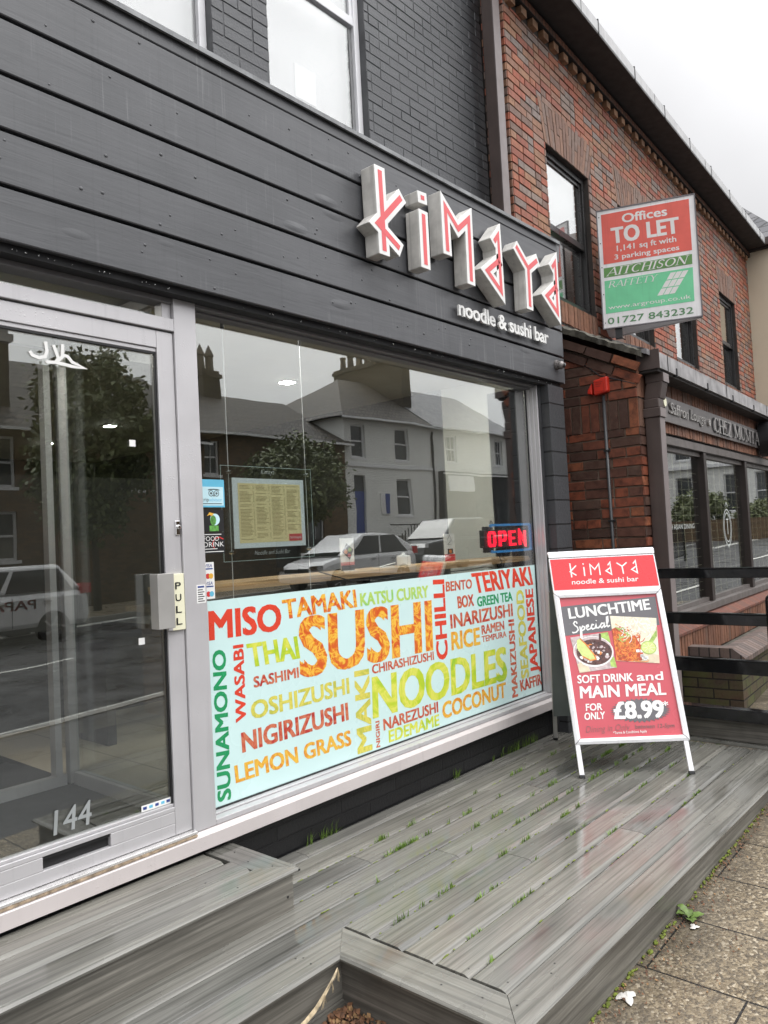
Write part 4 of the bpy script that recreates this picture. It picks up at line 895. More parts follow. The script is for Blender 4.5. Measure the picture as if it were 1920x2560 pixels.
# open sign
op = thing('open_sign', 'lit red OPEN tube sign with a blue border hung in the window', 'neon sign', (4.8, 2.97, 1.46))
L = lambda p: (p[0] * .995 - 4.8, p[1] + .018 - 2.97, CAMZ + (p[2] - CAMZ) * .995 - 1.46)
b = MB().box(4.48, 4.52, 2.95, 2.99, 1.40, 1.525).box(4.53, 4.60, 2.95, 3.0, 1.365, 1.55).box(4.60, 4.69, 2.955, 2.985, 1.395, 1.525).box(4.70, 4.80, 2.956, 2.984, 1.395, 1.525).box(4.81, 4.91, 2.957, 2.983, 1.395, 1.525).box(4.92, 5.07, 2.958, 2.982, 1.39, 1.53)
b.xf(L).build('housing', 'rubber', op, bevel=.004)
b = MB(); zz = [(4.575, 1.556), (5.095, 1.556), (5.108, 1.54), (5.108, 1.385), (5.095, 1.37), (4.57, 1.366)]
b.ribbon([(4.56, 1.552), (4.575, 1.558), (5.09, 1.558), (5.106, 1.545), (5.106, 1.38), (5.09, 1.367), (4.575, 1.367), (4.56, 1.373)], .017, 2.938, 2.955)
b.xf(L).build('border_tube', 'neon_blue', op)
b = MB(); z0, z1 = 1.407, 1.512; wt = .019
def nl(x, pts, k=0): b.ribbon([(x + p[0] * .098, z0 + p[1] * (z1 - z0)) for p in pts], wt, 2.936 - .0006 * k, 2.95 - .0003 * k)
nl(4.535, [(.12, .06), (.0, .2), (.0, .8), (.12, .94), (.6, .94), (.72, .8), (.72, .2), (.6, .06), (.04, .06)])
nl(4.675, [(0, -.02), (0, .95), (.6, .95), (.74, .82), (.74, .5), (.6, .38), (.05, .38)])
nl(4.81, [(.72, .94), (0, .94), (0, .06), (.76, .06)]); nl(4.81, [(.06, .5), (.6, .5)], 1)
nl(4.945, [(0, -.02), (0, .98), (.76, .02), (.76, 1.0)])
b.xf(L).build('letter_tubes', 'neon_red', op)
for x in (4.58, 5.05): MB().ribbon([(x - .012, 1.566), (x - .012, 1.58), (x, 1.59), (x + .012, 1.58), (x + .012, 1.566)], .004, 2.948, 2.952).xf(L).build('hook', 'rubber', op)

# ------------------------------------------------------------------ deck and step
deck = thing('timber_deck', 'wet grey composite deck in front of the shop window', 'deck', (3.6, 2.1, 0))
L = lambda p: (p[0] - 3.6, p[1] - 2.1, p[2])
def board_x(mb, x0, x1, y0, y1, z1, t=.03):
    g, c = .0042, .006
    mb.prism([(y0 + g, z1 - t), (y0 + g, z1 - .011), (y0 + g + .006, z1 - .006), (y0 + g + .020, z1), (y1 - g - c * 2, z1), (y1 - g - c * .8, z1 - .0012), (y1 - g, z1 - c), (y1 - g, z1 - t)], 'x', x0, x1)
b = MB(); ys = [1.42 + .1485 * k for k in range(11)]; rnd = random.Random(11)
for i, (y0, y1) in enumerate(zip(ys, ys[1:])):
    y1 = min(y1, 2.874); xs = [2.122 if y0 < 2.15 else -2.5]
    if y0 > 2.4: xs = [2.124]
    j = {0: [], 1: [3.62], 2: [], 3: [3.05], 4: [], 5: [2.9], 6: [3.95], 7: [2.62], 8: [], 9: [2.5]}.get(i, [])
    if y0 > 2.15 and y0 < 2.4: xs = [-2.5, ]; j = [.6] + j
    xs += j + [5.355]
    for a, c in zip(xs, xs[1:]): board_x(b, a + .0015, c - .0015, y0, y1, 0)
b.xf(L).build('deck_boards', 'deck', deck)
def nosing(name, x0, x1, y0, y1, z, mitre0, mitre1, par, mat, t=.026):
    """front board along x with a rounded nose on the y0 side; ends mitred"""
    prof = [(y1 - .003, z - t), (y1 - .003, z - .004), (y1 - .009, z), (y0 + .02, z), (y0 + .008, z - .003), (y0, z - .011), (y0 + .002, z - .02), (y0 + .012, z - t)]
    vs = []; k = len(prof)
    for yy, zz in prof: vs.append((x0 + mitre0 * (yy - y0), yy, zz))
    for yy, zz in prof: vs.append((x1 + mitre1 * (yy - y0), yy, zz))
    m = MB(); m.geo(vs, [tuple(range(k)), tuple(range(2 * k - 1, k - 1, -1))] + [(i, (i + 1) % k, k + (i + 1) % k, k + i) for i in range(k)])
    return m
nosing('', 1.955, 5.36, 1.276, 1.419, 0, 1.13, 0, None, None).xf(L).build('front_board', 'deck', deck)
nosing('', -2.5, 1.958, 2.022, 2.163, 0, 0, 1.13, None, None).xf(L).build('front_board', 'deck', deck)
m = nosing('', 1.28, 2.022, 1.957, 2.118, 0, .89, .89, None, None); m.xf(lambda p: (p[1], p[0], p[2])); m.xf(L).build('end_board', 'deck_x', deck)
MB().box(1.985, 5.36, 1.30, 1.325, -.34, -.0265).xf(L).build('front_face', 'deck_face', deck)
MB().box(1.985, 2.01, 1.326, 2.07, -.34, -.0265).xf(L).build('end_face', 'deck_face_x', deck)
MB().box(-2.5, 1.9845, 2.045, 2.07, -.17, -.0265).box(-2.5, 1.9845, 2.035, 2.069, -.34, -.172).xf(L).build('front_face', 'deck_face', deck)
MB().box(-2.5, 5.36, 2.2, 2.87, -.34, -.036).box(2.02, 5.36, 1.33, 2.87, -.34, -.0345).xf(L).build('joists', 'dark', deck)
b = MB(); rnd = random.Random(5)
for (x, y) in ((2.05, 1.47), (2.03, 1.62), (2.08, 1.36), (2.3, 1.36), (2.36, 1.38), (1.86, 2.07), (1.87, 2.12), (1.85, 2.14), (2.17, 1.45), (2.16, 1.6), (4.4, 1.52), (4.75, 1.36), (3.9, 1.36)): b.cyl((x, y, -.001), (x, y, .0006), .0035, k=8)
b.xf(L).build('screw_head', 'rubber', deck)
kb = thing('edge_timber', 'grey timber upstand along the far end of the deck', 'timber', (5.41, 2.0, 0))
L2 = lambda p: (p[0] - 5.41, p[1] - 2.0, p[2])
MB().box(5.357, 5.47, 1.28, 2.74, 0.001, .022).xf(L2).build('base_strip', 'deck_x', kb, bevel=.003)
MB().box(5.40, 5.47, 1.29, 2.74, .0225, .165).xf(L2).build('upstand', 'deck_face_x', kb, bevel=.006)
step = thing('door_step', 'single grey composite step below the entrance door', 'step', (1.2, 2.6, 0))
L = lambda p: (p[0] - 1.2, p[1] - 2.6, p[2])
b = MB(); sy = [2.405, 2.548, 2.694, 2.862]
board_x(b, -2.5, 1.985, sy[1], sy[2], .17); board_x(b, -2.5, 1.965, sy[2], sy[3], .17); b.xf(L).build('step_boards', 'deck', step)
nosing('', -2.5, 2.124, 2.402, 2.545, .17, 0, -.98, None, None).xf(L).build('nosing', 'deck', step)
m = MB().prism([(1.986, 2.5465), (2.121, 2.409), (2.121, 2.862), (1.986, 2.862)], 'z', .144, .1695); m.xf(L).build('end_board', 'deck_x', step, bevel=.002)
MB().box(-2.5, 2.10, 2.424, 2.445, .001, .1435).xf(L).build('riser', 'deck_face', step)
MB().box(2.075, 2.101, 2.4455, 2.86, .001, .1435).xf(L).build('end_riser', 'deck_face_x', step)
b = MB(); b.cyl((2.118, 2.399, .158), (2.118, 2.403, .158), .0045).cyl((2.07, 2.4225, .06), (2.07, 2.424, .06), .005)
for (x, y) in ((2.03, 2.62), (2.06, 2.5), (1.8, 2.6), (1.85, 2.46), (2.06, 2.75), (2.0, 2.83)): b.cyl((x, y, .169), (x, y, .1708), .0035, k=8)
b.xf(L).build('screw_head', 'rubber', step)

# ------------------------------------------------------------------ pavement board (A-board)
ab = thing('pavement_sign', 'white framed A shaped pavement board with a red lunchtime special poster', 'pavement sign', (4.230, 2.212, 0), math.atan2(-.782, .624))
LN = R(18)
def PA(p, back=False):        # (x across, n out of the panel as -y, s up the panel) -> sign space
    x, yy, s = p; nrm = -yy
    Y = s * math.sin(LN) - nrm * math.cos(LN); Z = s * math.cos(LN) + nrm * math.sin(LN)
    return (x, .898 - Y if back else Y, Z)
Lx = lambda s: -.012 - .0285 * s
Rx = lambda s: .676 - .0265 * s
def aframe(mb, s0, s1, i0, i1, y0, y1, inset=.034, chamfer=.006):
    """mitred snap frame between heights s0,s1: four trapezoid profiles with a raised inner bevel"""
    o = [(Lx(s0) + i0, s0), (Rx(s0) - i0, s0), (Rx(s1) - i0, s1), (Lx(s1) + i0, s1)]
    q = [(Lx(s0) + i0 + inset, s0 + inset), (Rx(s0) - i0 - inset, s0 + inset), (Rx(s1) - i0 - inset, s1 - inset), (Lx(s1) + i0 + inset, s1 - inset)]
    e = .0009
    for k in range(4):
        a, b_, c, d = o[k], o[(k + 1) % 4], q[(k + 1) % 4], q[k]
        def ins(p, r): return (p[0] + (r[0] - p[0]) * .004, p[1] + (r[1] - p[1]) * .004)
        a2, b2, c2, d2 = ins(a, b_), ins(b_, a), ins(c, d), ins(d, c)
        ma = ((a2[0] + d2[0]) / 2, (a2[1] + d2[1]) / 2); mb2 = ((b2[0] + c2[0]) / 2, (b2[1] + c2[1]) / 2)
        vs = [(a2[0], y0 + .004, a2[1]), (b2[0], y0 + .004, b2[1]), (mb2[0], y0 - .002, mb2[1]), (ma[0], y0 - .002, ma[1]), (c2[0], y0 + .003, c2[1]), (d2[0], y0 + .003, d2[1]),
              (a2[0], y1, a2[1]), (b2[0], y1, b2[1]), (c2[0], y1, c2[1]), (d2[0], y1, d2[1])]
        mb.geo(vs, [(0, 1, 2, 3), (3, 2, 4, 5), (0, 6, 7, 1), (4, 8, 9, 5), (0, 3, 5, 9, 6), (1, 7, 8, 4, 2), (6, 9, 8, 7)])
    return mb
def apanel(back):
    f = lambda p: PA(p, back)
    sfx = 'rear_frame' if back else 'poster_frame'
    aframe(MB(), .193, 1.143, 0, 0, -.012, .012).xf(f).build(sfx, 'snap' if not back else 'aleg', ab)
    MB().prism([(Lx(.2) + .004, .197), (Rx(.2) - .004, .197), (Rx(1.38) - .004, 1.38), (Lx(1.38) + .004, 1.38)], 'y', .0125, .018).xf(f).build('back_board', 'aback', ab)
    for x, nm in ((Lx(.19) + .004, 0), (Rx(.19) - .034, 0)):
        lg = MB().prism([(x, .018), (x + .03, .018), (x + .024, .195), (x - .004, .195)], 'y', -.006, .012).xf(f).build('leg', 'snap' if not back else 'aleg', ab, bevel=.002)
        MB().prism([(x - .002, .0), (x + .032, .0), (x + .032, .0178), (x - .002, .0178)], 'y', -.008, .014).xf(f).build('foot', 'rubber', lg, bevel=.002)
apanel(False); apanel(True)
f = PA
MB().prism([(Lx(.22) + .03, .222), (Rx(.22) - .03, .222), (Rx(1.12) - .03, 1.114), (Lx(1.12) + .03, 1.114)], 'y', .004, .010).xf(f).build('poster', 'poster_red', ab)
MB().poly([(.0, .0030, .862), (.0, .0030, .865), (-.006, .0030, 1.052), (.606, .0030, 1.092), (.604, .0030, .905)]).xf(f).build('poster_band', 'poster_grey', ab)
MB().prism([(Lx(1.144), 1.144), (Rx(1.144), 1.144), (Rx(1.376), 1.376), (Lx(1.376), 1.376)], 'y', -.008, .012).xf(f).build('header_frame', 'snap', ab, bevel=.002)
MB().prism([(Lx(1.16) + .008, 1.160), (Rx(1.16) - .008, 1.160), (Rx(1.37) - .008, 1.369), (Lx(1.37) + .008, 1.369)], 'y', -.0095, -.007).xf(f).build('header_panel', 'print_red', ab)
cap = MB().prism([(-.010, 1.3775), (-.012, 1.405), (0, 1.424), (.02, 1.43), (.04, 1.424)], 'x', -.053, .642); cap.v = [(x, y, s) for x, y, s in cap.v]
cap.xf(f); cap.build('top_cap', 'snap', ab, bevel=.004)
YH = -.0100
b = MB(); SW = .0085
H = dict(k1=[(.083, 1.338), (.085, 1.242)], k2=[(.122, 1.321), (.079, 1.281), (.117, 1.254)], i1=[(.169, 1.3335), (.169, 1.324)], i2=[(.171, 1.308), (.170, 1.247)], m=[(.212, 1.252), (.212, 1.324), (.240, 1.288), (.270, 1.326), (.271, 1.248)],
         a=[(.327, 1.312), (.344, 1.332), (.344, 1.250), (.311, 1.275), (.343, 1.296)], y1=[(.386, 1.326), (.418, 1.302)], y2=[(.452, 1.325), (.419, 1.300), (.422, 1.249)], a2=[(.492, 1.315), (.510, 1.335), (.512, 1.252), (.478, 1.276), (.510, 1.297)])
for i, p in enumerate(H.values()): b.ribbon(p, SW, YH - .0001 * (i % 3))
put_text(b, 'noodle & sushi bar', (.081, 1.194), (.511, 1.196), (.083, 1.226), YH, .012)
b.xf(f).build('header_lettering', 'print_white', ab)
YP = .0018
b = MB(); put_text(b, 'LUNCHTIME', (.041, .972), (.562, 1.010), (.038, 1.038), YP, .035); b.xf(f).build('poster_lettering', 'print_white', ab)
b = MB(); put_text(b, 'SOFT DRINK', (.044, .561), (.386, .561), (.046, .609), YP, .028); b.xf(f).build('poster_lettering', 'print_white', ab); b = MB(); put_text(b, 'and', (.412, .561), (.572, .561), (.414, .611), YP, .028); b.xf(f).build('poster_lettering', 'print_white', ab)
b = MB(); put_text(b, 'MAIN MEAL', (.050, .469), (.574, .470), (.054, .540), YP, .034); b.xf(f).build('poster_lettering', 'print_white', ab)
b = MB(); put_text(b, 'FOR', (.074, .392), (.173, .393), (.077, .433), YP, .028); b.xf(f).build('poster_lettering', 'print_white', ab); b = MB(); put_text(b, 'ONLY', (.058, .338), (.182, .341), (.062, .379), YP, .028); b.xf(f).build('poster_lettering', 'print_white', ab)
b = MB(); put_text(b, '\u00a38.99', (.243, .338), (.540, .336), (.247, .436), YP - .0012, .045); b.xf(f).build('poster_lettering', 'print_white', ab); b = MB(); put_text(b, '*', (.545, .385), (.577, .385), (.545, .428), YP - .0012, .02); b.xf(f).build('poster_lettering', 'print_white', ab)
b = MB(); put_text(b, '*Terms & Conditions Apply', (.221, .2475), (.424, .2505), (.221, .262), YP, .006); b.xf(f).build('poster_lettering', 'print_white', ab)
SPC = [[(.10, .78), (.085, .95), (.04, 1.0), (0.0, .85), (.03, .65), (.10, .45), (.11, .2), (.05, .02), (-.04, .0), (-.06, .1)],
       [(.17, .5), (.175, .1), (.16, -.55), (.19, -.6), (.21, .3), (.25, .48), (.30, .4), (.29, .18), (.22, .08)], [(.34, .25), (.42, .4), (.41, .52), (.36, .48), (.34, .25), (.38, .08), (.46, .15), (.50, .3)],
       [(.58, .45), (.53, .52), (.49, .3), (.52, .08), (.60, .15), (.64, .5), (.64, .15), (.70, .12), (.75, .3)], [(.655, .78), (.66, .85)], [(.86, .48), (.80, .5), (.75, .25), (.79, .08), (.86, .3), (.88, .5), (.87, .12), (.93, .2), (.99, .6), (1.0, 1.02), (.965, 1.0), (.94, .4), (.97, .1), (1.03, .2)]]
b = MB()
for i, ln in enumerate(SPC): b.ribbon([(.062 + p[0] * .222, .880 + p[0] * .022 + p[1] * .070) for p in ln], .0085, YP - .0003 - .00008 * i)
b.xf(f).build('poster_lettering', 'print_white', ab)
b = MB(); rnd = random.Random(2); cx, cz = .405, .382; pts = []
for k in range(72):
    a = 2 * math.pi * k / 72; rr = 1.0 if k % 2 else .83; pts.append((cx + .185 * rr * math.cos(a), YP, cz + .074 * rr * math.sin(a)))
for k in range(72): b.poly([(cx, YP + .0002, cz), pts[k], pts[(k + 1) % 72]])
b.xf(f).build('price_burst', 'poster_grey', ab)
b = MB(); b = MB(); put_text(b, 'Dining in Only', (.057, .262), (.325, .268), (.060, .300), YP, -.014, .2); b.xf(f).build('poster_small_print', 'print_dim', ab); b = MB(); put_text(b, 'between 12-5pm', (.357, .275), (.594, .274), (.360, .298), YP, .016); b.xf(f).build('poster_small_print', 'print_dim', ab)
# printed dishes on the poster
def quad_in(q, u, v): a = Vector(q[3]).lerp(Vector(q[2]), u); c = Vector(q[0]).lerp(Vector(q[1]), u); r = c.lerp(a, 1 - v) if False else a.lerp(c, v); return (r.x, r.y)
F1 = [(.299, .978), (.589, .950), (.566, .663), (.301, .690)]      # tl, tr, br, bl
F2 = [(.031, .850), (.272, .874), (.298, .648), (.062, .624)]
def pic(q): return lambda u, v: quad_in(q, u, v)
def flatpoly(mb, P, uv, y): mb.poly([(P(u, v)[0], y, P(u, v)[1]) for u, v in uv])
def strand(mb, P, u, v, ang, ln, cur, wd, y):
    pts = []
    for i in range(6):
        uu, vv = u + math.cos(ang) * ln * i / 5, v + math.sin(ang) * ln * i / 5; ang += cur
        pts.append(P(min(.985, max(.015, uu)), min(.985, max(.015, vv))))
    if all((Vector(pts[i]) - Vector(pts[i + 1])).length > .001 for i in range(5)): mb.ribbon(pts, wd, y)
b = MB(); P = pic(F1); rnd = random.Random(21)
flatpoly(b, P, [(0, 0), (1, 0), (1, 1), (0, 1)], YP); b.mat(3); flatpoly(b, P, [(0, 0), (1, 0), (1, .18), (0, .3)], YP - .0001)
b.mat(2); flatpoly(b, P, [(0, .02), (.25, 0), (.6, .04), (.66, .3), (.5, .55), (.3, .72), (.1, .75), (0, .7)], YP - .0002)
y = YP - .0004
for k in range(130):
    c = rnd.random(); b.mat(1 if c < .72 else 2); strand(b, P, rnd.uniform(0, .55), rnd.uniform(.05, .66), rnd.uniform(0, 6.28), rnd.uniform(.12, .3), rnd.uniform(-.7, .7), .0048, y); y -= .000004
for k in range(110):
    b.mat(0 if k % 3 else 6); strand(b, P, rnd.uniform(.15, .9), rnd.uniform(.62, .97), rnd.uniform(-1.2, .4), rnd.uniform(.12, .28), rnd.uniform(-.5, .5), .0042, y); y -= .000004
for k in range(9): b.mat(4); strand(b, P, .72 + k * .02, .36 + k * .012, .95, .42, 0, .0035, y); y -= .000004
for k in range(12): b.mat(4); strand(b, P, rnd.uniform(.1, .5), rnd.uniform(.4, .7), rnd.uniform(0, 3), .12, .1, .005, y); y -= .000004
b.mat(6)
for k in range(7): c = P(rnd.uniform(.5, .72), rnd.uniform(.06, .25)); b.box(c[0] - .011, c[0] + .011, y - .0001, y, c[1] - .009, c[1] + .009)
c = P(.775, .33); b.mat(4).disc((c[0], y - .0003, c[1]), .049, 24, .042).mat(5).disc((c[0], y - .0005, c[1]), .044, 24, .037)
b.mat(6)
for k in range(8): a = k * math.pi / 4; b.ribbon([(c[0] + .008 * math.cos(a), c[1] + .007 * math.sin(a)), (c[0] + .04 * math.cos(a), c[1] + .033 * math.sin(a))], .0016, y - .0007 - .00002 * k)
b.xf(f).build('dish_picture', ['f_food_rice', 'f_food_o', 'f_food_r', 'f_food_w', 'f_food_g', 'f_food_l', 'print_white'], ab)
b = MB(); P = pic(F2); flatpoly(b, P, [(0, 0), (1, 0), (1, 1), (0, 1)], YP); c = (.165, .755)
b.mat(5); flatpoly(b, P, [(.75, .75), (1, .7), (1, 1), (.8, 1)], YP - .0001); flatpoly(b, P, [(.85, .05), (1, 0), (1, .3), (.88, .3)], YP - .0001); b.mat(4); flatpoly(b, P, [(0, 0), (.3, 0), (.26, .2), (0, .25)], YP - .0001)
b.mat(3).disc((c[0], YP - .0003, c[1]), .126, 32, .098).mat(0).disc((c[0], YP - .0004, c[1] + .004), .119, 32, .090).mat(1).disc((c[0] + .004, YP - .0006, c[1] - .004), .112, 32, .082)
y = YP - .0008
for k in range(46):
    a = rnd.uniform(0, 6.28); r_ = rnd.uniform(.1, .92); q = (c[0] + .1 * r_ * math.cos(a), c[1] - .004 + .072 * r_ * math.sin(a)); b.mat(rnd.choice([2, 2, 1, 6, 3])); s_ = rnd.uniform(.006, .018)
    b.poly([(q[0] + s_ * rnd.uniform(.5, 1.1) * math.cos(t), y, q[1] + s_ * .8 * rnd.uniform(.5, 1.1) * math.sin(t)) for t in (0, 1, 2, 3, 4, 5)]); y -= .000005
b.mat(7); b.poly([(.07, y - .0002, .83), (.09, y - .0002, .842), (.125, y - .0002, .80), (.165, y - .0002, .735), (.175, y - .0002, .705), (.14, y - .0002, .70), (.09, y - .0002, .73), (.065, y - .0002, .78)])
b.mat(6); b.ribbon([(.09, .842), (.125, .80), (.165, .737), (.176, .706), (.14, .699), (.092, .728)], .008, y - .0004)
b.mat(1).ribbon([(.212, .79), (.220, .866)], .014, y - .0005)
b.mat(4); b.poly([(.062, y, .627), (.12, y, .636), (.08, y, .69), (.066, y, .69)])
b.xf(f).build('drink_picture', ['f_food_i', 'f_food_b', 'f_food_i', 'print_white', 'f_food_w', 'f_food_g', 'f_food_o', 'f_food_l'], ab)

# ------------------------------------------------------------------ red brick office building (set back, its front turned 3.2 degrees)
NA = R(3.189)
off = thing('brick_office', 'two storey red and grey brick office building with dark sash windows and a dentil course', 'building', (5.78, 3.34, 0), NA)
WN = [(.70, 1.715), (2.54, 3.56), (4.44, 5.46), (6.87, 7.87)]; WZ = (3.71, 5.19)
b = MB(); wall_holes(b, 0, 9.0, -1, 6.40, [(a, c, *WZ) for a, c in WN], 0, .3, .10); b.box(.002, .25, .31, 8, -1, 6.4); ow = b.build('wall', 'mortar', off)
hol = [(a, c, *WZ) for a, c in WN] + [(a - .02, c + .02, 3.488, 3.705) for a, c in WN]
for a, c in WN:
    for k in range(6): z_ = 5.192 + k * .0655; g_ = k / 6; hol.append((a - .015 - .12 * g_, c + .015 + .17 * g_, z_, min(z_ + .0655, 5.545)))
b = MB(); bricks(b, 0, 9.0, 2.95, 6.20, lambda a, c, d: (a, -d, c), holes=hol, out=.009, seed=5, header=.3)
bricks(b, -.004, .22, 2.95, 6.4, lambda a, c, d: (-d, a + .004, c), out=.008, seed=6); b.build('brickwork', 'u_office', ow)
for i, (a, c) in enumerate(WN):
    b = MB(); N_ = 17; r_ = random.Random(40 + i)
    for k in range(N_):
        u0, u1 = k / N_, (k + 1) / N_; lo_ = lambda u: a - .012 + (c - a + .026) * u; hi_ = lambda u: a - .135 + (c - a + .325) * u; cut = .45 if k % 2 else .68
        for w0, w1 in ((0, cut - .012), (cut, 1)):
            o_ = -.006 - r_.uniform(0, .005); g = lambda u, w_: (lo_(u) + (hi_(u) - lo_(u)) * w_, 5.195 + .41 * w_)
            q = [g(u0 + .004, w0), g(u1 - .004, w0), g(u1 - .004, w1), g(u0 + .004, w1)]
            b.geo([(x, o_, z) for x, z in q] + [(x, 0, z) for x, z in q], [(0, 1, 2, 3), (4, 5, 1, 0), (5, 6, 2, 1), (6, 7, 3, 2), (7, 4, 0, 3)])
    b.build('window_arch', 'u_arch', off)
    b = MB(); bricks(b, a - .02, c + .02, 3.49, 3.703, lambda p_, q_, d: (p_, -d, q_), bw=.075, bh=.23, out=.014, seed=60 + i, bond=0); b.build('window_sill', 'u_soldier', off)
    y0 = .045; b = MB()
    b.box(a, a + .055, y0, y0 + .09, *WZ).box(c - .055, c, y0, y0 + .09, *WZ).box(a + .055, c - .055, y0, y0 + .09, WZ[1] - .06, WZ[1]).box(a + .055, c - .055, y0 - .012, y0 + .09, WZ[0], WZ[0] + .055)
    b.box(a + .055, c - .055, y0 + .015, y0 + .08, 4.415, 4.48)
    b.box(a + .0555, a + .095, y0 + .05, y0 + .088, WZ[0] + .055, 4.415).box(c - .095, c - .0555, y0 + .05, y0 + .088, WZ[0] + .055, 4.415).box(a + .095, c - .095, y0 + .05, y0 + .088, WZ[0] + .0555, WZ[0] + .105)
    b.box(a + .0555, a + .09, y0 + .02, y0 + .05, 4.48, WZ[1] - .06).box(c - .09, c - .0555, y0 + .02, y0 + .05, 4.48, WZ[1] - .06).box(a + .09, c - .09, y0 + .02, y0 + .05, WZ[1] - .1, WZ[1] - .0605)
    wf = b.build('window', 'sash_dark', off, bevel=.003)
    MB().box(a + .09, c - .09, y0 + .033, y0 + .038, 4.48, WZ[1] - .1).box(a + .095, c - .095, y0 + .066, y0 + .071, WZ[0] + .105, 4.415).build('pane', 'glass_up', wf)
    if i == 0: MB().box(a + .02, c - .02, y0 + .12, y0 + .13, 4.40, WZ[1]).build('blind', 'blind', wf)
    else: MB().box(a + .02, a + .02 + (c - a) * .62, y0 + .12, y0 + .13, WZ[0], WZ[1]).build('blind', 'cream', wf)
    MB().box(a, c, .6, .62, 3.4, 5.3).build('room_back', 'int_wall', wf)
b = MB()
for k in range(40): MB().box(.03 + k * .2246, .03 + k * .2246 + .108, -.055, .0, 6.20, 6.275).build('dentil', 'dent', off, bevel=.003)
MB().box(-.01, 9.0, -.075, .02, 6.2755, 6.35).build('cornice_course', 'soldier', off)
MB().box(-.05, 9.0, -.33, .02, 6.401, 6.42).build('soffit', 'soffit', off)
b = MB().prism([(-.345, 6.40), (-.36, 6.42), (-.36, 6.535), (-.352, 6.54), (-.345, 6.535), (-.34, 6.425), (-.22, 6.425), (-.22, 6.40)], 'x', -.10, 8.93); b.build('gutter', 'gutter_p', off)
b = MB()
MB().box(-.10, 8.93, -.358, -.20, 6.394, 6.3995).build('gutter_shade_sheet', 'soffit', off)  # added dark sheet, shade under the pale gutter put into the colour
for k in range(9): MB().box(.3 + k * 1.02, .318 + k * 1.02, -.364, -.30, 6.392, 6.556).build('gutter_bracket', 'rubber', off)
for k in range(4): MB().box(.9 + k * 2.1, .906 + k * 2.1, -.3625, -.36, 6.40, 6.536).build('gutter_joint', 'rubber', off)
MB().prism([(-.25, 6.45), (4, 9.6), (8, 6.45)], 'x', -.02, 8.98).build('roof', 'slate', off)
b = MB().box(-.20, -.078, -.002, .108, 3.0, 6.30); b.prism([(-.22, 6.30), (-.06, 6.30), (-.02, 6.46), (-.22, 6.46)], 'y', -.03, .11); b.build('downpipe', 'brown', off, bevel=.006)
MB().box(-.199, -.079, -.0045, -.0025, 3.0, 6.29).build('downpipe_lit_face', 'brown_lit', off)  # pale sheet stands in for light on the front of the pipe
for x in ((.95, 1.08),):
    MB().box(1.10, 1.40, .30, .31, 4.62, 4.78).build('faded_notice', 'white_up', off)

# cream building beyond
crm = thing('cream_building', 'cream rendered building with a dark eave and wet slate roof at the right', 'building', (5.78, 3.34, 0), NA)
MB().box(9.004, 15, -.5, 8, -1, 6.36).build('wall', 'cream', crm)
MB().box(8.93, 15.1, -.72, 8, 6.362, 6.44).build('soffit', 'soffit', crm)
MB().prism([(8.86, 6.40), (8.97, 6.40), (8.97, 6.53), (8.95, 6.53), (8.95, 6.42), (8.88, 6.42), (8.88, 6.53), (8.86, 6.53)], 'y', -.74, 7.9).build('gutter', 'brown', crm)
MB().geo([(8.9, -.72, 6.50), (15.1, -.72, 6.50), (15.1, 8, 6.5), (8.9, 8, 6.5), (10.0, .9, 8.3), (10.0, 5, 8.3)], [(0, 1, 4), (1, 2, 5, 4), (2, 3, 5), (3, 0, 4, 5), (0, 3, 2, 1)]).build('roof', 'slate', crm)

# agent's board
tl = thing('agent_board', 'white, red and green office letting board projecting from the brick wall', 'letting board', (5.49 * 1.36, 2.459 * 1.36, 0), R(-68))
K = 1.36; Zk = lambda z: CAMZ + (z - CAMZ) * K
def TB(p): return (p[0] * K, p[1], Zk(p[2]))
MB().box(.0, .69, 0, .010, 3.017, 3.92).xf(TB).build('front_panel', 'to_white', tl)
MB().box(-.008, -.0003, -.006, .02, 3.010, 3.928).box(.6903, .698, -.006, .02, 3.010, 3.928).box(0, .69, -.006, .02, 3.009, 3.0167).box(0, .69, -.006, .02, 3.9203, 3.928).xf(TB).build('panel_edge', 'sign_edge', tl)
YT = -.0015
MB().prism([(.026, 3.507), (.654, 3.511), (.655, 3.895), (.028, 3.892)], 'y', YT, -.0003).xf(TB).build('red_field', 'to_red', tl)
MB().prism([(.023, 3.405), (.650, 3.408), (.652, 3.482), (.024, 3.478)], 'y', YT, -.0003).xf(TB).build('green_band', 'to_green', tl)
MB().prism([(.020, 3.127), (.647, 3.131), (.651, 3.383), (.024, 3.379)], 'y', YT, -.0003).xf(TB).build('mint_field', 'to_mint', tl)
Y = -.0022
b = MB(); put_text(b, 'Offices', (.181, 3.803), (.498, 3.801), (.180, 3.868), Y, .03); b.xf(TB).build('lettering', 'to_pale', tl); b = MB(); put_text(b, 'TO LET', (.100, 3.659), (.572, 3.657), (.098, 3.774), Y, .045, 0, 1.05); b.xf(TB).build('lettering', 'to_pale', tl)
b = MB(); put_text(b, '1,141 sq ft with', (.129, 3.594), (.550, 3.593), (.129, 3.635), Y, .022); b.xf(TB).build('lettering', 'to_pale', tl); b = MB(); put_text(b, '3 parking spaces', (.109, 3.532), (.567, 3.528), (.108, 3.569), Y, .022); b.xf(TB).build('lettering', 'to_pale', tl)
b = MB(); serif_text(b, 'AITCHISON', (.040, 3.414), (.610, 3.415), (.040, 3.474), Y, .28); b.xf(TB).build('lettering', 'to_pale', tl); b = MB(); serif_text(b, 'RAFFETY', (.045, 3.322), (.395, 3.322), (.045, 3.370), Y, .25, .8); b.xf(TB).build('lettering', 'to_pale', tl)
b = MB(); put_text(b, 'www.argroup.co.uk', (.042, 3.156), (.625, 3.155), (.040, 3.186), Y, .002); b.xf(TB).build('lettering', 'to_pale', tl)
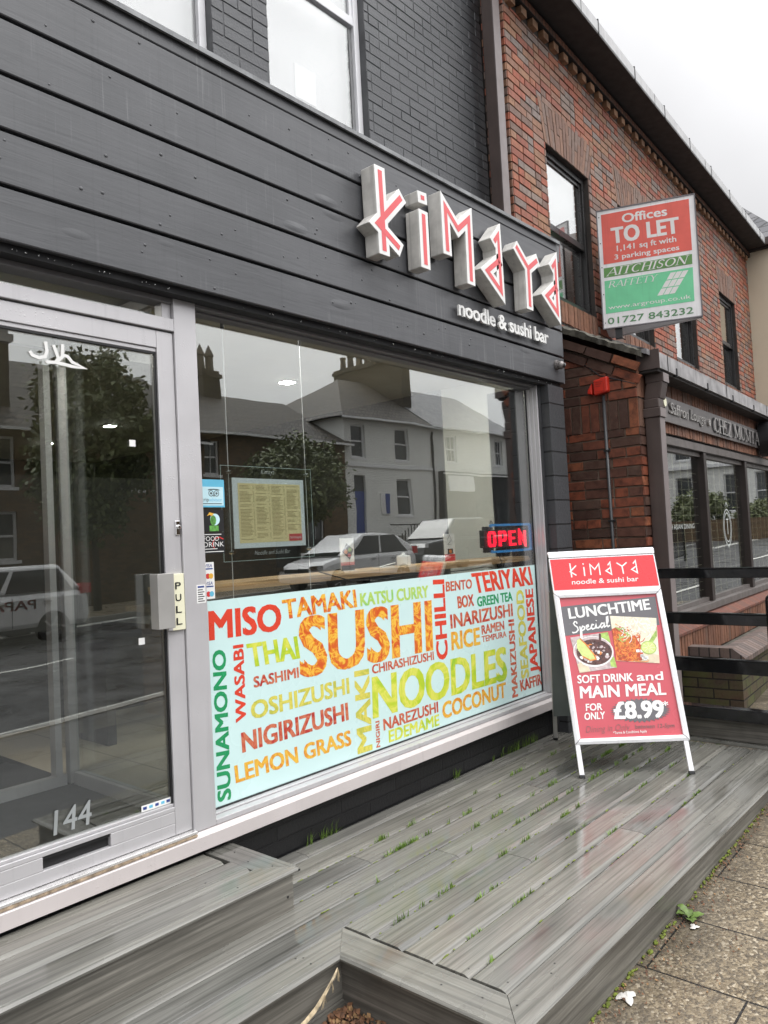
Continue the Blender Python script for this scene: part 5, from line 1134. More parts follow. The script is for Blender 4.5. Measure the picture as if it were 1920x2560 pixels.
b = MB()
for i in range(3):
    for j in range(3):
        u0, u1 = i / 3 + .02, (i + 1) / 3 - .02; v0, v1 = j / 3 + .02, (j + 1) / 3 - .02
        g = lambda u, v: (.389 + .128 * u + .108 * v, Y, 3.206 + .164 * v)
        b.poly([g(u0, v0), g(u1, v0), g(u1, v1), g(u0, v1)])
b.xf(TB).build('logo_grid', 'to_pale', tl)
b = MB(); put_text(b, '01727 843232', (.030, 3.044), (.634, 3.042), (.031, 3.092), Y, .015); b.xf(TB).build('phone_number', 'to_dgreen', tl)
b = MB()
for z in (3.874, 3.672, 3.485, 3.277, 3.057): b.cyl((.012, -.004, z), (.012, 0, z), .004, k=8)
b.xf(TB).build('screw', 'rubber', tl)
MB().prism([(.948, .022), (.951, .034), (.03, .42), (.025, .408)], 'z', Zk(3.005), Zk(3.93)).build('rear_panel', 'to_pale', tl)
MB().prism([(.02, .03), (.92, .03), (.035, .40)], 'z', Zk(3.012), Zk(3.018)).build('base_web', 'to_pale', tl)
MB().box(.107, .177, .022, .09, 3.46, Zk(3.9)).build('mounting_post', 'rubber', tl)

# ------------------------------------------------------------------ single-storey restaurant front
RK = 1.06; RO = (4.70 * RK, 2.715 * RK, CAMZ * (1 - RK)); RTH = []
rest = thing('restaurant', 'single storey brick restaurant front with brown framed windows beside the noodle bar', 'building', RO, NA)
US, VF = .75, -.527
b = MB(); b.poly([(US, VF, -1), (US, .55, -1), (US, .55, 2.228), (US, VF, 2.228)]); b.poly([(US, VF, 2.450), (US, .55, 2.450), (US, .55, 3.26), (US, VF, 2.72)])
sw = b.build('side_wall', 'mortar_w', rest)
b = MB(); PS = lambda a, c, d: (US - d, VF + a, c)
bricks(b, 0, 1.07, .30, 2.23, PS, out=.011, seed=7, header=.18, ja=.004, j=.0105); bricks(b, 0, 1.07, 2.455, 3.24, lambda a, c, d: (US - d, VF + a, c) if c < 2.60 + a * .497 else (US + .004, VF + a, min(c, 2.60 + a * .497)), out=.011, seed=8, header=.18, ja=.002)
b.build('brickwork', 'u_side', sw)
MB().poly([(US - .0005, VF, 2.2285), (US - .0005, .55, 2.2285), (US - .0005, .55, 2.4495), (US - .0005, VF, 2.4495)]).build('soldier_bed', 'mortar_w', rest)
b = MB(); bricks(b, 0, 1.07, 2.234, 2.447, PS, bw=.075, bh=.23, out=.011, seed=9, bond=0, ja=.004); b.build('soldier_course', 'u_side', rest)
WU = (.97, 7.2); WZ2 = (.72, 2.215)
b = MB(); b.poly([(US, VF, -1), (WU[0], VF, -1), (WU[0], VF, 2.228), (US, VF, 2.228)]).poly([(WU[0], VF, -1), (9, VF, -1), (9, VF, .42), (WU[0], VF, .42)]).poly([(US, VF + .1, 2.215), (9, VF + .1, 2.215), (9, VF, 2.215), (US, VF, 2.215)])
b.box(US + .001, 9, VF + .45, .55, -1, .4)
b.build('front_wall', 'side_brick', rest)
MB().poly([(US, VF - .0005, 2.2285), (9, VF - .0005, 2.2285), (9, VF - .0005, 2.70), (US, VF - .0005, 2.70)]).build('soldier_bed', 'mortar', rest)
b = MB(); PF = lambda a, c, d: (a, VF - d, c)
bricks(b, US, 6.5, 2.232, 2.447, PF, bw=.073, bh=.23, out=.009, seed=10, bond=0, ja=.003); bricks(b, US, 6.5, 2.456, 2.68, PF, bw=.073, bh=.23, out=.009, seed=12, bond=0, ja=.003); b.build('soldier_course', 'u_soldier', rest)
b = MB(); bricks(b, US - .01, .94, .30, 2.228, PF, out=.011, seed=13, header=.5, ja=.004); b.build('corner_bricks', 'u_side', rest)
b = MB()
b.prism([(.55, 3.27), (.55, 3.33), (VF - .10, 2.79), (VF - .10, 2.75)], 'x', US - .03, 9); b.build('roof', 'slate', rest)
b = MB()
rnd = random.Random(4)
vs = []; N_ = 44
for k in range(N_ + 1):
    v = .56 - k * (.56 - VF + .06) / N_; z = 2.722 + (v - VF) * .497; j = rnd.uniform(-.007, .007)
    vs += [(US - .045 + j, v, z + .045 + j * .6), (US - .05 - j, v, z + .088 + rnd.uniform(-.008, .012)), (US - .02, v, z + .108 + rnd.uniform(-.005, .008)), (US + .04, v, z + .10), (US + .04, v, z + .045)]
fs = [(5 * k + i, 5 * k + (i + 1) % 5, 5 * k + 5 + (i + 1) % 5, 5 * k + 5 + i) for k in range(N_) for i in range(5)] + [(0, 1, 2, 3, 4), tuple(5 * N_ + i for i in range(5))]
b.geo(vs, fs).build('roof_verge', 'lead_moss', rest)
b = MB(); sl = math.atan(.497); cs_, sn_ = math.cos(sl), math.sin(sl)
for k, (dz, xo) in enumerate(((-.095, .022), (-.185, .004))):
    bricks(b, -.02, 1.22, 0, .075, lambda a, c, d: (US - xo - d, VF + a * cs_ - c * sn_, 2.742 + dz + a * sn_ + c * cs_), out=.014, seed=15 + k, ja=.004)
    b.poly([(US - xo, VF - .02, 2.735 + dz), (US, VF - .02, 2.735 + dz), (US, .55, 3.27 + dz), (US - xo, .55, 3.27 + dz)])
b.build('verge_courses', 'u_side', rest)
g = MB().prism([(-.69, 2.65), (-.69, 2.765), (-.683, 2.768), (-.676, 2.765), (-.676, 2.664), (-.54, 2.664), (-.54, 2.80), (-.527, 2.80), (-.527, 2.65)], 'x', US + .045, 9)
g.build('gutter', 'gutter_w', rest)
MB().box(US + .035, US + .0445, -.692, -.525, 2.648, 2.79).build('gutter_end', 'brown', rest)
b = MB()
for k in range(8): MB().box(1.18 + k * .86, 1.20 + k * .86, -.697, -.55, 2.636, 2.65).box(1.18 + k * .86, 1.20 + k * .86, -.697, -.6905, 2.6505, 2.70).build('gutter_bracket', 'rubber', rest)
for k in range(4): MB().box(.98 + k * 1.7, .99 + k * 1.7, -.6935, -.6905, 2.65, 2.77).build('gutter_joint', 'rubber', rest)
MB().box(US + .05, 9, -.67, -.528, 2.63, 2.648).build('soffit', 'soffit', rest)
b = MB().box(.84, .955, -.650, -.54, -.2, 2.30).box(.83, .965, -.66, -.53, 2.30, 2.37).box(.84, .955, -.65, -.54, 2.371, 2.44)
b.prism([(-.655, 2.44), (-.535, 2.44), (-.56, 2.56), (-.68, 2.56)], 'x', .86, .99).box(.87, 1.0, -.685, -.55, 2.561, 2.63); b.build('downpipe', 'brown', rest, bevel=.006)
b = MB().box(.842, .953, -.6525, -.6505, -.2, 2.298).box(.832, .963, -.6625, -.6605, 2.302, 2.368).box(.872, .998, -.6875, -.6855, 2.563, 2.628); b.build('downpipe_lit_face', 'brown_lit', rest)  # front faces lightened by pale sheets, as if lit
# windows
b = MB(); b.box(.957, 9, -.535, -.44, 2.14, 2.213).box(.957, 1.02, -.53, -.44, .80, 2.139)
MU = [2.38, 3.93, 5.48, 7.03]
for u in MU: b.box(u, u + .085, -.532, -.43, .80, 2.139)
wf = b.build('window', 'sash_brown', rest, bevel=.004)
b = MB()
for a, c in zip([1.0201] + [u + .0851 for u in MU], MU + [8.5]): b.box(a, a + .035, -.50, -.455, .835, 2.1385).box(a, c, -.50, -.455, .8, .8345).box(a + .0352, c, -.50, -.455, 2.10, 2.1385)
b.box(.957, 9, -.538, -.532, 2.145, 2.205); b.build('frame', 'sash_grey', wf)
MB().box(1.02, 8.6, -.474, -.469, .82, 2.12).build('pane', 'glass_far', wf)
b = MB(); rnd = random.Random(8)
for u in [1.09 + .21 * k for k in range(34)]:
    if all(abs(u - m - .04) > .07 for m in MU): b.tube([(u, -.452, 2.12), (u + .004, -.452, 1.5), (u + .008, -.452, .86), (u + .03, -.452, .835)], .0035, 5)
for k in range(15): b.box(1.03, 8.5, -.453, -.4515, .90 + k * .075, .9025 + k * .075)
b.build('window_cords', 'ivory', wf)
MB().box(.96, 9, -.56, -.44, .735, .799).build('timber_sill', 'sash_grey', rest, bevel=.006)
MB().prism([(-.535, .732), (-.62, .665), (-.62, .645), (-.5, .645)], 'x', US + .18, 9).build('brick_sill', 'sill_brick', rest)
MB().box(US + .18, 9, -.60, -.5275, .42, .644).build('sill_bed', 'mortar', rest)
b = MB(); bricks(b, US + .18, 6.5, .425, .64, lambda a, c, d: (a, -.60 - d, c), bw=.073, bh=.23, out=.008, seed=17, bond=0, ja=.003); b.build('sill_course', 'u_soldier', rest)
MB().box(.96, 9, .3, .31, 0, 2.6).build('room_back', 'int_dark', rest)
b = MB(); put_text(b, 'ERN FRENCH ASIAN DINING', (1.04, 1.457), (2.15, 1.46), (1.04, 1.498), -.4755, -.01)
cx, cz = 3.28, 1.47
for rx, rz in ((.15, .155), (.12, .125)): b.ribbon([(cx + rx * math.cos(t * .2618), cz - .02 + rz * 1.15 * math.sin(t * .2618)) for t in range(25)], .010, -.4755)
b.ribbon([(cx - .05, cz + .06), (cx + .05, cz + .06)], .01, -.4757).ribbon([(cx, cz + .06), (cx, cz - .09)], .014, -.4758).ribbon([(cx - .05, cz + .19), (cx, cz + .23), (cx + .05, cz + .19)], .009, -.4757).ribbon([(cx - .10, cz - .15), (cx, cz - .22), (cx + .1, cz - .15)], .009, -.4759)
b.build('glass_lettering', 'etch', rest)
# sign plate
rs = thing('restaurant_sign', 'long brushed steel name plate with fishtail end above the restaurant windows', 'shop sign', RO, NA)
MB().prism([(1.20, 2.515), (1.16, 2.47), (1.27, 2.405), (1.10, 2.36), (1.10, 2.312), (4.75, 2.312), (4.75, 2.515)], 'y', -.568, -.555).build('plate', 'steel', rs, bevel=.002)
b = MB(); b = MB(); put_text(b, 'Saffron', (1.34, 2.385), (1.83, 2.379), (1.34, 2.475), -.582, .0, .2, 1, .012); b.build('script_lettering', 'steel_pale', rs); b = MB(); put_text(b, 'Lounge', (1.90, 2.385), (2.33, 2.385), (1.90, 2.475), -.582, .0, .2, 1, .012); b.build('script_lettering', 'steel_pale', rs)
b = MB()
b.cyl((2.46, -.585, 2.413), (2.46, -.57, 2.413), .033).build('disc', 'steel_pale', rs)
for wd, x0, x1 in (('CHEZ', 2.60, 3.24), ('MUMTAJ', 3.34, 4.55)):
    b = MB(); dk = MB(); serif_text(b, wd, (x0, 2.343), (x1, 2.338), (x0, 2.480), -.586, 0, 1.25); b.build('letter', 'steel_pale', rs); serif_text(dk, wd, (x0 - .02, 2.343), (x1 - .02, 2.338), (x0 - .02, 2.480), -.571, 0, 1.5); dk.build('letter_return', 'rubber', rs)
dk = MB(); put_text(dk, 'Saffron', (1.32, 2.385), (1.81, 2.379), (1.32, 2.475), -.5712, .02, .2); dk.build('letter_return', 'rubber', rs); dk = MB(); put_text(dk, 'Lounge', (1.88, 2.385), (2.31, 2.385), (1.88, 2.475), -.5712, .02, .2)
dk.build('letter_return', 'rubber', rs)
MB().box(3.0 - .03, 3.0, -.60, -.566, 2.36, 2.40).build('fixing', 'steel', rs)
hb = thing('round_sign', 'dark drum shaped round sign projecting from the restaurant front', 'hanging sign', RO, NA)
MB().cyl((4.62, -.57, 2.42), (4.62, -.80, 2.42), .20, k=32).build('drum', 'rubber', hb, bevel=.004)
MB().cyl((4.62, -.8005, 2.42), (4.62, -.808, 2.42), .165, k=32).mat(1).box(4.60, 4.64, -.812, -.8085, 2.27, 2.57).build('face', ['aback', 'rubber'], hb)
wl = thing('wall_light', 'small pale round lamp on the downpipe beside the steel name plate', 'wall lamp', RO, NA)
MB().cyl((1.03, -.60, 2.43), (1.03, -.64, 2.43), .04, .034, 20).build('lens', 'ivory', wl); MB().cyl((1.03, -.5605, 2.43), (1.03, -.599, 2.43), .03, k=16).build('housing', 'steel', wl)

# alarm box and conduit on the side wall
al = thing('alarm_box', 'bright red alarm sounder box on the brick side wall', 'alarm', RO, NA)
b = MB().box(.695, .749, -.328, -.214, 2.512, 2.63); b.v = [(x, y, z + (y + .27) * -.16) for x, y, z in b.v]; b.build('housing', 'alarm', al, bevel=.012)
b = MB().prism([(-.20, 2.60), (-.165, 2.55), (-.165, 2.525), (-.20, 2.515)], 'x', .70, .745); b.build('side_horn', 'alarm', al, bevel=.006)
b = MB()
for k in range(3): b.box(.6935, .6945, -.29 + .01 * k, -.235, 2.60 - .016 * k, 2.604 - .016 * k)
b.box(.6935, .6945, -.30, -.235, 2.53, 2.532).box(.6935, .6945, -.30, -.298, 2.533, 2.585)
b.build('lettering', 'alarm_d', al)
cd = thing('conduit', 'thin grey cable conduit running down the brick side wall from the alarm', 'conduit', RO, NA)
MB().cyl((.735, -.276, 2.50), (.735, -.283, -.2), .012, k=10).build('tube', 'conduit', cd, smooth=True)
for z in (2.08, 1.55, 1.14, .6): MB().box(.722, .7495, -.305, -.255, z - .006, z + .006).build('clip', 'rubber', cd)
b = MB(); b.tube([(.742, -.1, 2.80), (.74, -.25, 2.66), (.74, -.40, 2.60), (.74, -.52, 2.55)], .005)
tag(b.build('loose_cable', 'rubber', None), 'thin black cable under the sloping brick verge', 'cable'); bpy.data.objects['loose_cable.001'].location = RO; bpy.data.objects['loose_cable.001'].scale = (RK,) * 3; bpy.data.objects['loose_cable.001'].rotation_euler = (0, 0, NA)

# planter wall and railing
pw = thing('garden_wall', 'low mossy brick wall with sloped coping under the restaurant windows', 'low wall', RO, NA)
MB().box(1.33, 8.5, -.98, -.93, -1, .47).box(1.33, 1.38, -.9295, -.53, -1, .47).build('brickwork', 'moss_brick', pw)
MB().prism([(-1.02, .44), (-1.02, .475), (-.93, .545), (-.86, .545), (-.86, .47), (-.93, .465)], 'x', 1.29, 8.5).prism([(1.29, .475), (1.29, .545), (1.42, .545), (1.42, .475)], 'y', -.859, -.53).build('coping', 'cap_brick', pw)
MB().box(1.38, 8.5, -.93, -.61, .30, .42).build('soil', 'lead_moss', pw)
for o_ in (rest, rs, hb, wl, al, cd, pw): o_.scale = (RK,) * 3
rl = thing('railing', 'gloss black metal railing with four rails and a round topped post', 'railing', (5.40, 1.45, 0))
b = MB()
for z0, z1 in ((1.118, 1.18), (.80, .872), (.475, .562)):
    MB().box(-.018, .018, -.95, .82, z0, z1).box(-.024, .024, -.95, .82, z1 + .0005, z1 + .010).build('rail', 'rail', rl, bevel=.004)
MB().box(-.05, .045, -.25, .82, .1665, .245).build('bottom_rail', 'rail', rl, bevel=.006)
MB().lathe([(0, .2455), (.052, .2455), (.052, .97), (.049, .99), (.038, 1.005), (.02, 1.013), (0, 1.015)], (-.02, -.075, 0), 24).build('post', 'rail', rl, smooth=True)
MB().lathe([(0, -.2), (.045, -.2), (.045, 1.2), (0, 1.22)], (0, .86, 0), 16).build('post', 'rail', rl, smooth=True)

# ------------------------------------------------------------------ grass, moss, litter
def blade(mb, x, y, z, h, lean, a, wd=.0016):
    dx, dy = math.cos(a) * lean, math.sin(a) * lean; px, py = -math.sin(a) * wd, math.cos(a) * wd
    mb.geo([(x - px, y - py, z), (x + px, y + py, z), (x + dx * .45 + px * .7, y + dy * .45 + py * .7, z + h * .65), (x + dx * .45 - px * .7, y + dy * .45 - py * .7, z + h * .65), (x + dx, y + dy, z + h)], [(0, 1, 2, 3), (3, 2, 4)])
rnd = random.Random(31); b = MB()
for i, y in enumerate(ys[1:9]):
    n_ = [3, 5, 9, 13, 17, 18, 15, 10][i]
    for k in range(n_):
        x = rnd.uniform(2.2, 5.2) if y < 2.35 else rnd.uniform(2.25, 5.2); ln = rnd.uniform(.02, .12)
        for j in range(int(ln * 260)):
            blade(b, x + rnd.uniform(0, ln), y + rnd.uniform(-.003, .003), -.012, rnd.uniform(.016, .036) * (1.1 if y > 2 else .8), rnd.uniform(0, .022), rnd.uniform(0, 6.28), .0022)
for k in range(26):
    x = rnd.choice([2.62, 2.75, 2.9, 3.55, 3.9, 4.3, 4.5, 4.6, 4.75]) + rnd.uniform(-.08, .08)
    for j in range(6): blade(b, x + rnd.uniform(-.02, .02), 2.862 + rnd.uniform(-.006, .006), -.004, rnd.uniform(.03, .085), rnd.uniform(.005, .05), rnd.uniform(3.2, 6.2))
for k in range(14):
    x = 5.345 + rnd.uniform(-.004, .004); y = rnd.uniform(1.7, 2.2)
    for j in range(4): blade(b, x, y + rnd.uniform(-.02, .02), -.006, rnd.uniform(.008, .02), .01, rnd.uniform(2, 4.2))
o = kind(b.build('grass', 'grass'), 'stuff'); tag(o, 'short green grass growing in the gaps between the deck boards', 'grass')
b = MB(); rnd = random.Random(12)
for i, y in enumerate(ys[1:9]):
    for k in range(70):
        x = rnd.uniform(2.15, 5.3)
        if rnd.random() < .3 + .06 * i: b.ball((x, y + rnd.uniform(-.0025, .0025), -.005), rnd.uniform(.002, .0045), 5, (rnd.uniform(1, 5), 1, .8))
for k in range(160):
    x = rnd.uniform(2.0, 4.6); b.ball((x, 1.292 + rnd.uniform(-.012, .004), gz(x) + .003), rnd.uniform(.003, .008), 5, (rnd.uniform(1, 2.5), 1, .8))
o = kind(b.build('moss', 'moss', smooth=True), 'stuff'); tag(o, 'specks of olive moss along the deck seams and base', 'moss')
b = MB(); rnd = random.Random(77)
def flake(x, y, z, s):
    a = rnd.uniform(0, 6.28); t = rnd.uniform(-.6, .6); n_ = rnd.choice([4, 5, 6]); b.mat(rnd.choice([0, 0, 0, 1]))
    pts = []
    for k in range(n_):
        q = a + k * 6.283 / n_; r_ = s * rnd.uniform(.5, 1) * (1 if k % 2 else .7); pts.append((x + math.cos(q) * r_, y + math.sin(q) * r_ * .7, z + math.sin(q + t) * s * .35))
    b.poly(pts)
for k in range(520):
    x = rnd.uniform(2.1, 5.0); d = abs(rnd.gauss(0, .045)) * (1.6 if 2.7 < x < 3.5 else 1); flake(x, 1.285 - d, gz(x) + .004 + rnd.random() * .008, rnd.uniform(.003, .011))
for k in range(700):
    x = 1.97 - abs(rnd.gauss(0, .16)); y = rnd.uniform(1.7, 2.03); flake(x, y, gz(x) + .01 + max(0, (x - 1.75)) * .12 + rnd.random() * .02, rnd.uniform(.006, .02))
for k in range(200): x = 1.99 + rnd.gauss(0, .07); flake(x, 1.25 - abs(rnd.gauss(0, .06)), gz(x) + .004 + rnd.random() * .012, rnd.uniform(.004, .013))
for k in range(60): x = rnd.uniform(2.5, 3.4); flake(x, rnd.uniform(1.0, 1.26), gz(x) + .004, rnd.uniform(.003, .008))
o = kind(b.build('leaf_litter', ['litter', 'litter2']), 'stuff'); tag(o, 'brown crumbled leaf litter gathered along the foot of the deck', 'leaf litter')
wx, wy = 3.255, 1.245; wz = gz(wx)
wd = thing('weed_plant', 'small broad leaved green weed at the foot of the deck', 'weed', (wx, wy, wz)); wd.scale = (.72,) * 3
rnd = random.Random(3)
for a, ln, wdt, hh in ((2.3, .075, .03, .035), (1.3, .085, .026, .05), (-.9, .085, .03, .02), (-2.6, .085, .032, .02), (.3, .05, .02, .03), (3.4, .05, .02, .03)):
    m = MB(); vs = []; n_ = 7
    for i in range(n_ + 1):
        t = i / n_; wv = wdt * math.sin(math.pi * min(1, t * .9 + .05)) * (.8 + .3 * (i % 2)); z = hh * math.sin(t * 2.2); c = (math.cos(a) * ln * t, math.sin(a) * ln * t)
        vs += [(c[0] - math.sin(a) * wv, c[1] + math.cos(a) * wv, z + .005), (c[0], c[1], z), (c[0] + math.sin(a) * wv, c[1] - math.cos(a) * wv, z + .005)]
    fs = []
    for i in range(n_): fs += [(3 * i, 3 * i + 1, 3 * i + 4, 3 * i + 3), (3 * i + 1, 3 * i + 2, 3 * i + 5, 3 * i + 4)]
    m.geo(vs, fs).build('leaf', 'weed', wd, smooth=True)
def tissue(x, y, s, label, seed):
    r_ = random.Random(seed); m = MB(); n_ = 9; vs = []
    for i in range(n_):
        for j in range(n_):
            u, v = i / (n_ - 1) - .5, j / (n_ - 1) - .5; d = math.hypot(u, v); rr = s * (1 + .35 * math.sin(3 * math.atan2(v, u) + seed))
            vs.append((u * rr, v * rr * .8, max(.002, s * .28 * (1 - d * 1.5) * (.5 + r_.random()) + .004)))
    fs = [(i * n_ + j, (i + 1) * n_ + j, (i + 1) * n_ + j + 1, i * n_ + j + 1) for i in range(n_ - 1) for j in range(n_ - 1)]
    m.geo(vs, fs); o = m.build('tissue', 'tissue', None, smooth=True, loc=(x, y, gz(x))); return tag(o, label, 'litter')
tissue(2.62, 1.245, .06, 'crumpled white tissue on the pavement near the corner of the deck', 2)
tissue(3.19, 1.205, .036, 'small wet white tissue lying beside the green weed', 5)
b = MB(); pts = [(1.935, 2.012, -.032), (1.90, 2.008, -.060), (1.86, 2.004, -.085), (1.81, 2.0, -.112), (1.76, 2.0, -.130), (1.70, 2.0, -.142), (1.65, 2.002, -.140)]
vs = []
for i, p in enumerate(pts):
    hh = .009 * math.sin(math.pi * (i + .6) / 7.2); vs += [(p[0], p[1], p[2] - hh), (p[0] + .004, p[1] + .006, p[2] + hh)]
b.geo(vs, [(2 * i, 2 * i + 1, 2 * i + 3, 2 * i + 2) for i in range(len(pts) - 1)])
rnd = random.Random(6)
for k in range(14): q = pts[rnd.randrange(0, 3)]; b.tube([q, (q[0] + rnd.uniform(-.03, .01), q[1], q[2] - rnd.uniform(.01, .05))], .0012, 4)
tag(b.build('torn_strip', 'strip'), 'torn pale strip of tape hanging below the deck corner', 'strip')

# ------------------------------------------------------------------ the other side of the street (seen as reflections in the glass)
def sash(parent, x0, x1, z0, z1, y, bars=1, fr='white_up', d=.08):
    m = MB(); f_ = .065; m.box(x0, x0 + f_, y, y + d, z0, z1).box(x1 - f_, x1, y, y + d, z0, z1).box(x0 + f_, x1 - f_, y, y + d, z0, z0 + f_).box(x0 + f_, x1 - f_, y, y + d, z1 - f_, z1).box(x0 + f_, x1 - f_, y + .01, y + d, (z0 + z1) / 2 - .03, (z0 + z1) / 2 + .03)
    for k in range(1, bars): x = x0 + (x1 - x0) * k / bars; m.box(x - .012, x + .012, y + .02, y + d, z0 + f_, (z0 + z1) / 2 - .03).box(x - .012, x + .012, y + .02, y + d, (z0 + z1) / 2 + .03, z1 - f_)
    w_ = m.build('window', fr, parent); MB().box(x0 + f_, x1 - f_, y + .055, y + .06, z0 + f_, z1 - f_).build('pane', 'house_glass', w_)
    MB().box(x0 - .08, x1 + .08, y - .12, y + .1, z0 - .10, z0 - .002).build('sill', fr, w_); return w_
# facades face +y here, so each house sits under an empty turned half round: local x runs towards -X
def house(name, label, X0, X1, mat, eave, holes, base, roof='gable', rmat='tile', ridge=3.0, depth=8, Y=-16):
    r = thing(name, label, 'house', (X1, Y, 0), math.pi); W = X1 - X0
    H_ = [(X1 - h[1], X1 - h[0], h[2], h[3]) for h in holes]
    m = MB(); wall_holes(m, 0, W, base - 1.5, eave, H_, 0, .3, .12); m.box(0, .3, .301, depth, base - 1.5, eave).box(W - .3, W, .301, depth, base - 1.5, eave).box(.3, W - .3, depth - .3, depth, base - 1.5, eave); m.build('wall', mat, r)
    e = .3; m = MB(); zr = eave + ridge; ym = depth / 2
    if roof == 'gable': m.geo([(-e, -e, eave - .05), (W + e, -e, eave - .05), (W + e, depth + e, eave - .05), (-e, depth + e, eave - .05), (-e, ym, zr), (W + e, ym, zr)], [(0, 1, 5, 4), (2, 3, 4, 5), (1, 2, 5), (3, 0, 4), (0, 3, 2, 1)])
    else: m.geo([(-e, -e, eave - .05), (W + e, -e, eave - .05), (W + e, depth + e, eave - .05), (-e, depth + e, eave - .05), (-e if roof == 'hipL' else W * .4, ym, zr), (W - ym, ym, zr)], [(0, 1, 5, 4), (2, 3, 4, 5), (1, 2, 5), (3, 0, 4), (0, 3, 2, 1)])
    m.build('roof', rmat, r); MB().box(-e, W + e, -e - .06, -e + .04, eave - .13, eave - .052).build('gutter', 'white_up', r)
    return r, W
hA, W = house('white_house', 'white painted brick house with hipped dark tile roof and stepped door railings', 22.87, 28.98, 'house_white', 6.86, [(23.30, 24.20, 5.12, 6.55), (26.12, 27.12, 5.12, 6.55), (26.1, 27.2, 2.65, 4.28), (23.34, 24.02, 1.7, 4.34)], .5, 'hipL', 'tile', 2.75)
lx = lambda X: 28.98 - X
for x0, x1, z0, z1 in ((23.30, 24.20, 5.12, 6.55), (26.12, 27.12, 5.12, 6.55), (26.1, 27.2, 2.65, 4.28)): sash(hA, lx(x1), lx(x0), z0, z1, .1)
MB().box(lx(24.02), lx(23.34), .13, .18, 1.7, 3.7).build('door', 'navy', hA); MB().box(lx(24.02), lx(23.34), .13, .16, 3.701, 4.34).build('fanlight', 'house_glass', hA)
MB().box(0, W, -.06, -.001, 4.72, 4.86).build('string_course', 'white_up', hA)
b = MB().box(lx(25.6), lx(25.0), -.05, -.001, 2.7, 3.6); b.mat(1).box(lx(25.58), lx(25.3), -.056, -.051, 2.72, 3.58); b.build('wall_sign', ['to_white', 'navy'], hA)
st = MB().box(-.35, .35, 1.5, 6, 6.4, 10.6); st.box(-.42, .42, 1.43, 6.07, 10.35, 10.5); st.build('chimney', 'house_stack', hA)
for k in range(8): MB().lathe([(0, 0), (.17, 0), (.14, .55), (.17, .58), (.17, .66), (.1, .66)], (0, 1.85 + k * .54, 10.6), 12).build('chimney_pot', 'house_pot', hA)
b = MB()
for k in range(14): b.box(lx(26.3) + k * .2, lx(26.3) + k * .2 + .03, -1.7, -1.67, .7, 2.15 if k < 7 else 2.15 - (k - 7) * .12)
b.box(lx(26.3), lx(24.9), -1.71, -1.66, 2.15, 2.2); b.prism([(-1.72, 2.15), (-1.66, 2.15), (-1.66, 2.2), (-1.72, 2.2)], 'x', lx(24.9), lx(23.6)); b.build('step_railing', 'rail', hA)
MB().box(lx(24.6), lx(23.0), -1.6, -.001, -.5, 1.69).build('door_steps', 'kerb', hA)
MB().box(.2, W, -2.1, -1.95, -.5, 1.25).build('front_wall', 'house_white', hA)
MB().tube([(lx(28.9), -.06, 6.6), (lx(28.8), -.06, 6.3), (lx(28.8), -.06, .4)], .05).build('downpipe', 'rubber', hA)
hB, WB = house('slate_house', 'white house with slate roof above a dark shopfront on the far side', 28.985, 36.3, 'house_white', 6.9, [(30.07, 30.95, 5.21, 6.55), (34.3, 35.1, 5.21, 6.55)], .6, 'gable', 'slate', 2.75)
lb = lambda X: 36.3 - X
for x0, x1 in ((30.07, 30.95), (34.3, 35.1)): sash(hB, lb(x1), lb(x0), 5.21, 6.55, .1, 3)
MB().box(.2, WB - .2, -.35, -.001, -.5, 4.7).build('shopfront', 'shop_black', hB)
b = MB().box(.2, WB - .2, -.45, -.355, 4.55, 4.62); b.box(lb(31.6), lb(29.6), -.42, -.36, 3.75, 4.5); b.build('shop_sign', 'white_up', hB)
for x0, x1 in ((31.8, 33.4), (33.6, 35.6)): MB().box(lb(x1), lb(x0), -.36, -.351, 1.2, 3.3).build('shop_window', 'house_glass', hB)
hC, WC = house('brown_house', 'low brown brick house with dark tile roof beside the white house', 15.7, 22.86, 'house_brown', 5.66, [(15.85, 16.5, 4.14, 5.34), (20.6, 21.5, 1.6, 3.6)], .4, 'gable', 'tile', 2.3)
lc = lambda X: 22.86 - X
sash(hC, lc(16.5), lc(15.85), 4.14, 5.34, .1, 2); sash(hC, lc(21.5), lc(20.6), 1.6, 3.6, .1, 2)
st = MB().box(lc(18.9) - .5, lc(18.9) + .4, 3.6, 4.4, 6, 8.9); st.box(lc(18.9) - .58, lc(18.9) + .48, 3.5, 4.5, 8.6, 8.75); st.build('chimney', 'house_stack', hC)
for k in range(2): MB().lathe([(0, 0), (.19, 0), (.16, .6), (.2, .63), (.2, .7), (0, 1.15)], (lc(18.9) - .28 + .46 * k, 4, 8.9), 12).build('chimney_pot', 'house_pot', hC)
MB().box(lc(22.8), lc(17.3), -1.9, -1.8, -.5, 1.7).build('front_fence', 'shop_black', hC)
hD, WD = house('gabled_house', 'brown brick house with white sash windows seen in the door glass', 1.5, 15.69, 'house_brown', 5.25, [(8.6, 9.36, 3.53, 4.99), (8.6, 9.36, 1.5, 2.85), (4.2, 5.0, 3.53, 4.99), (12.4, 13.3, 3.53, 4.99)], 0, 'gable', 'tile', 2.9)
ld = lambda X: 15.69 - X
for x0, x1, z0, z1 in ((8.6, 9.36, 3.53, 4.99), (8.6, 9.36, 1.5, 2.85), (4.2, 5.0, 3.53, 4.99), (12.4, 13.3, 3.53, 4.99)): sash(hD, ld(x1), ld(x0), z0, z1, .1, 1)
st = MB().box(ld(9.6), ld(8.4), .8, 1.8, 5, 8.3); st.box(ld(9.7), ld(8.3), .7, 1.9, 7.9, 8.1); st.build('chimney', 'house_stack', hD)
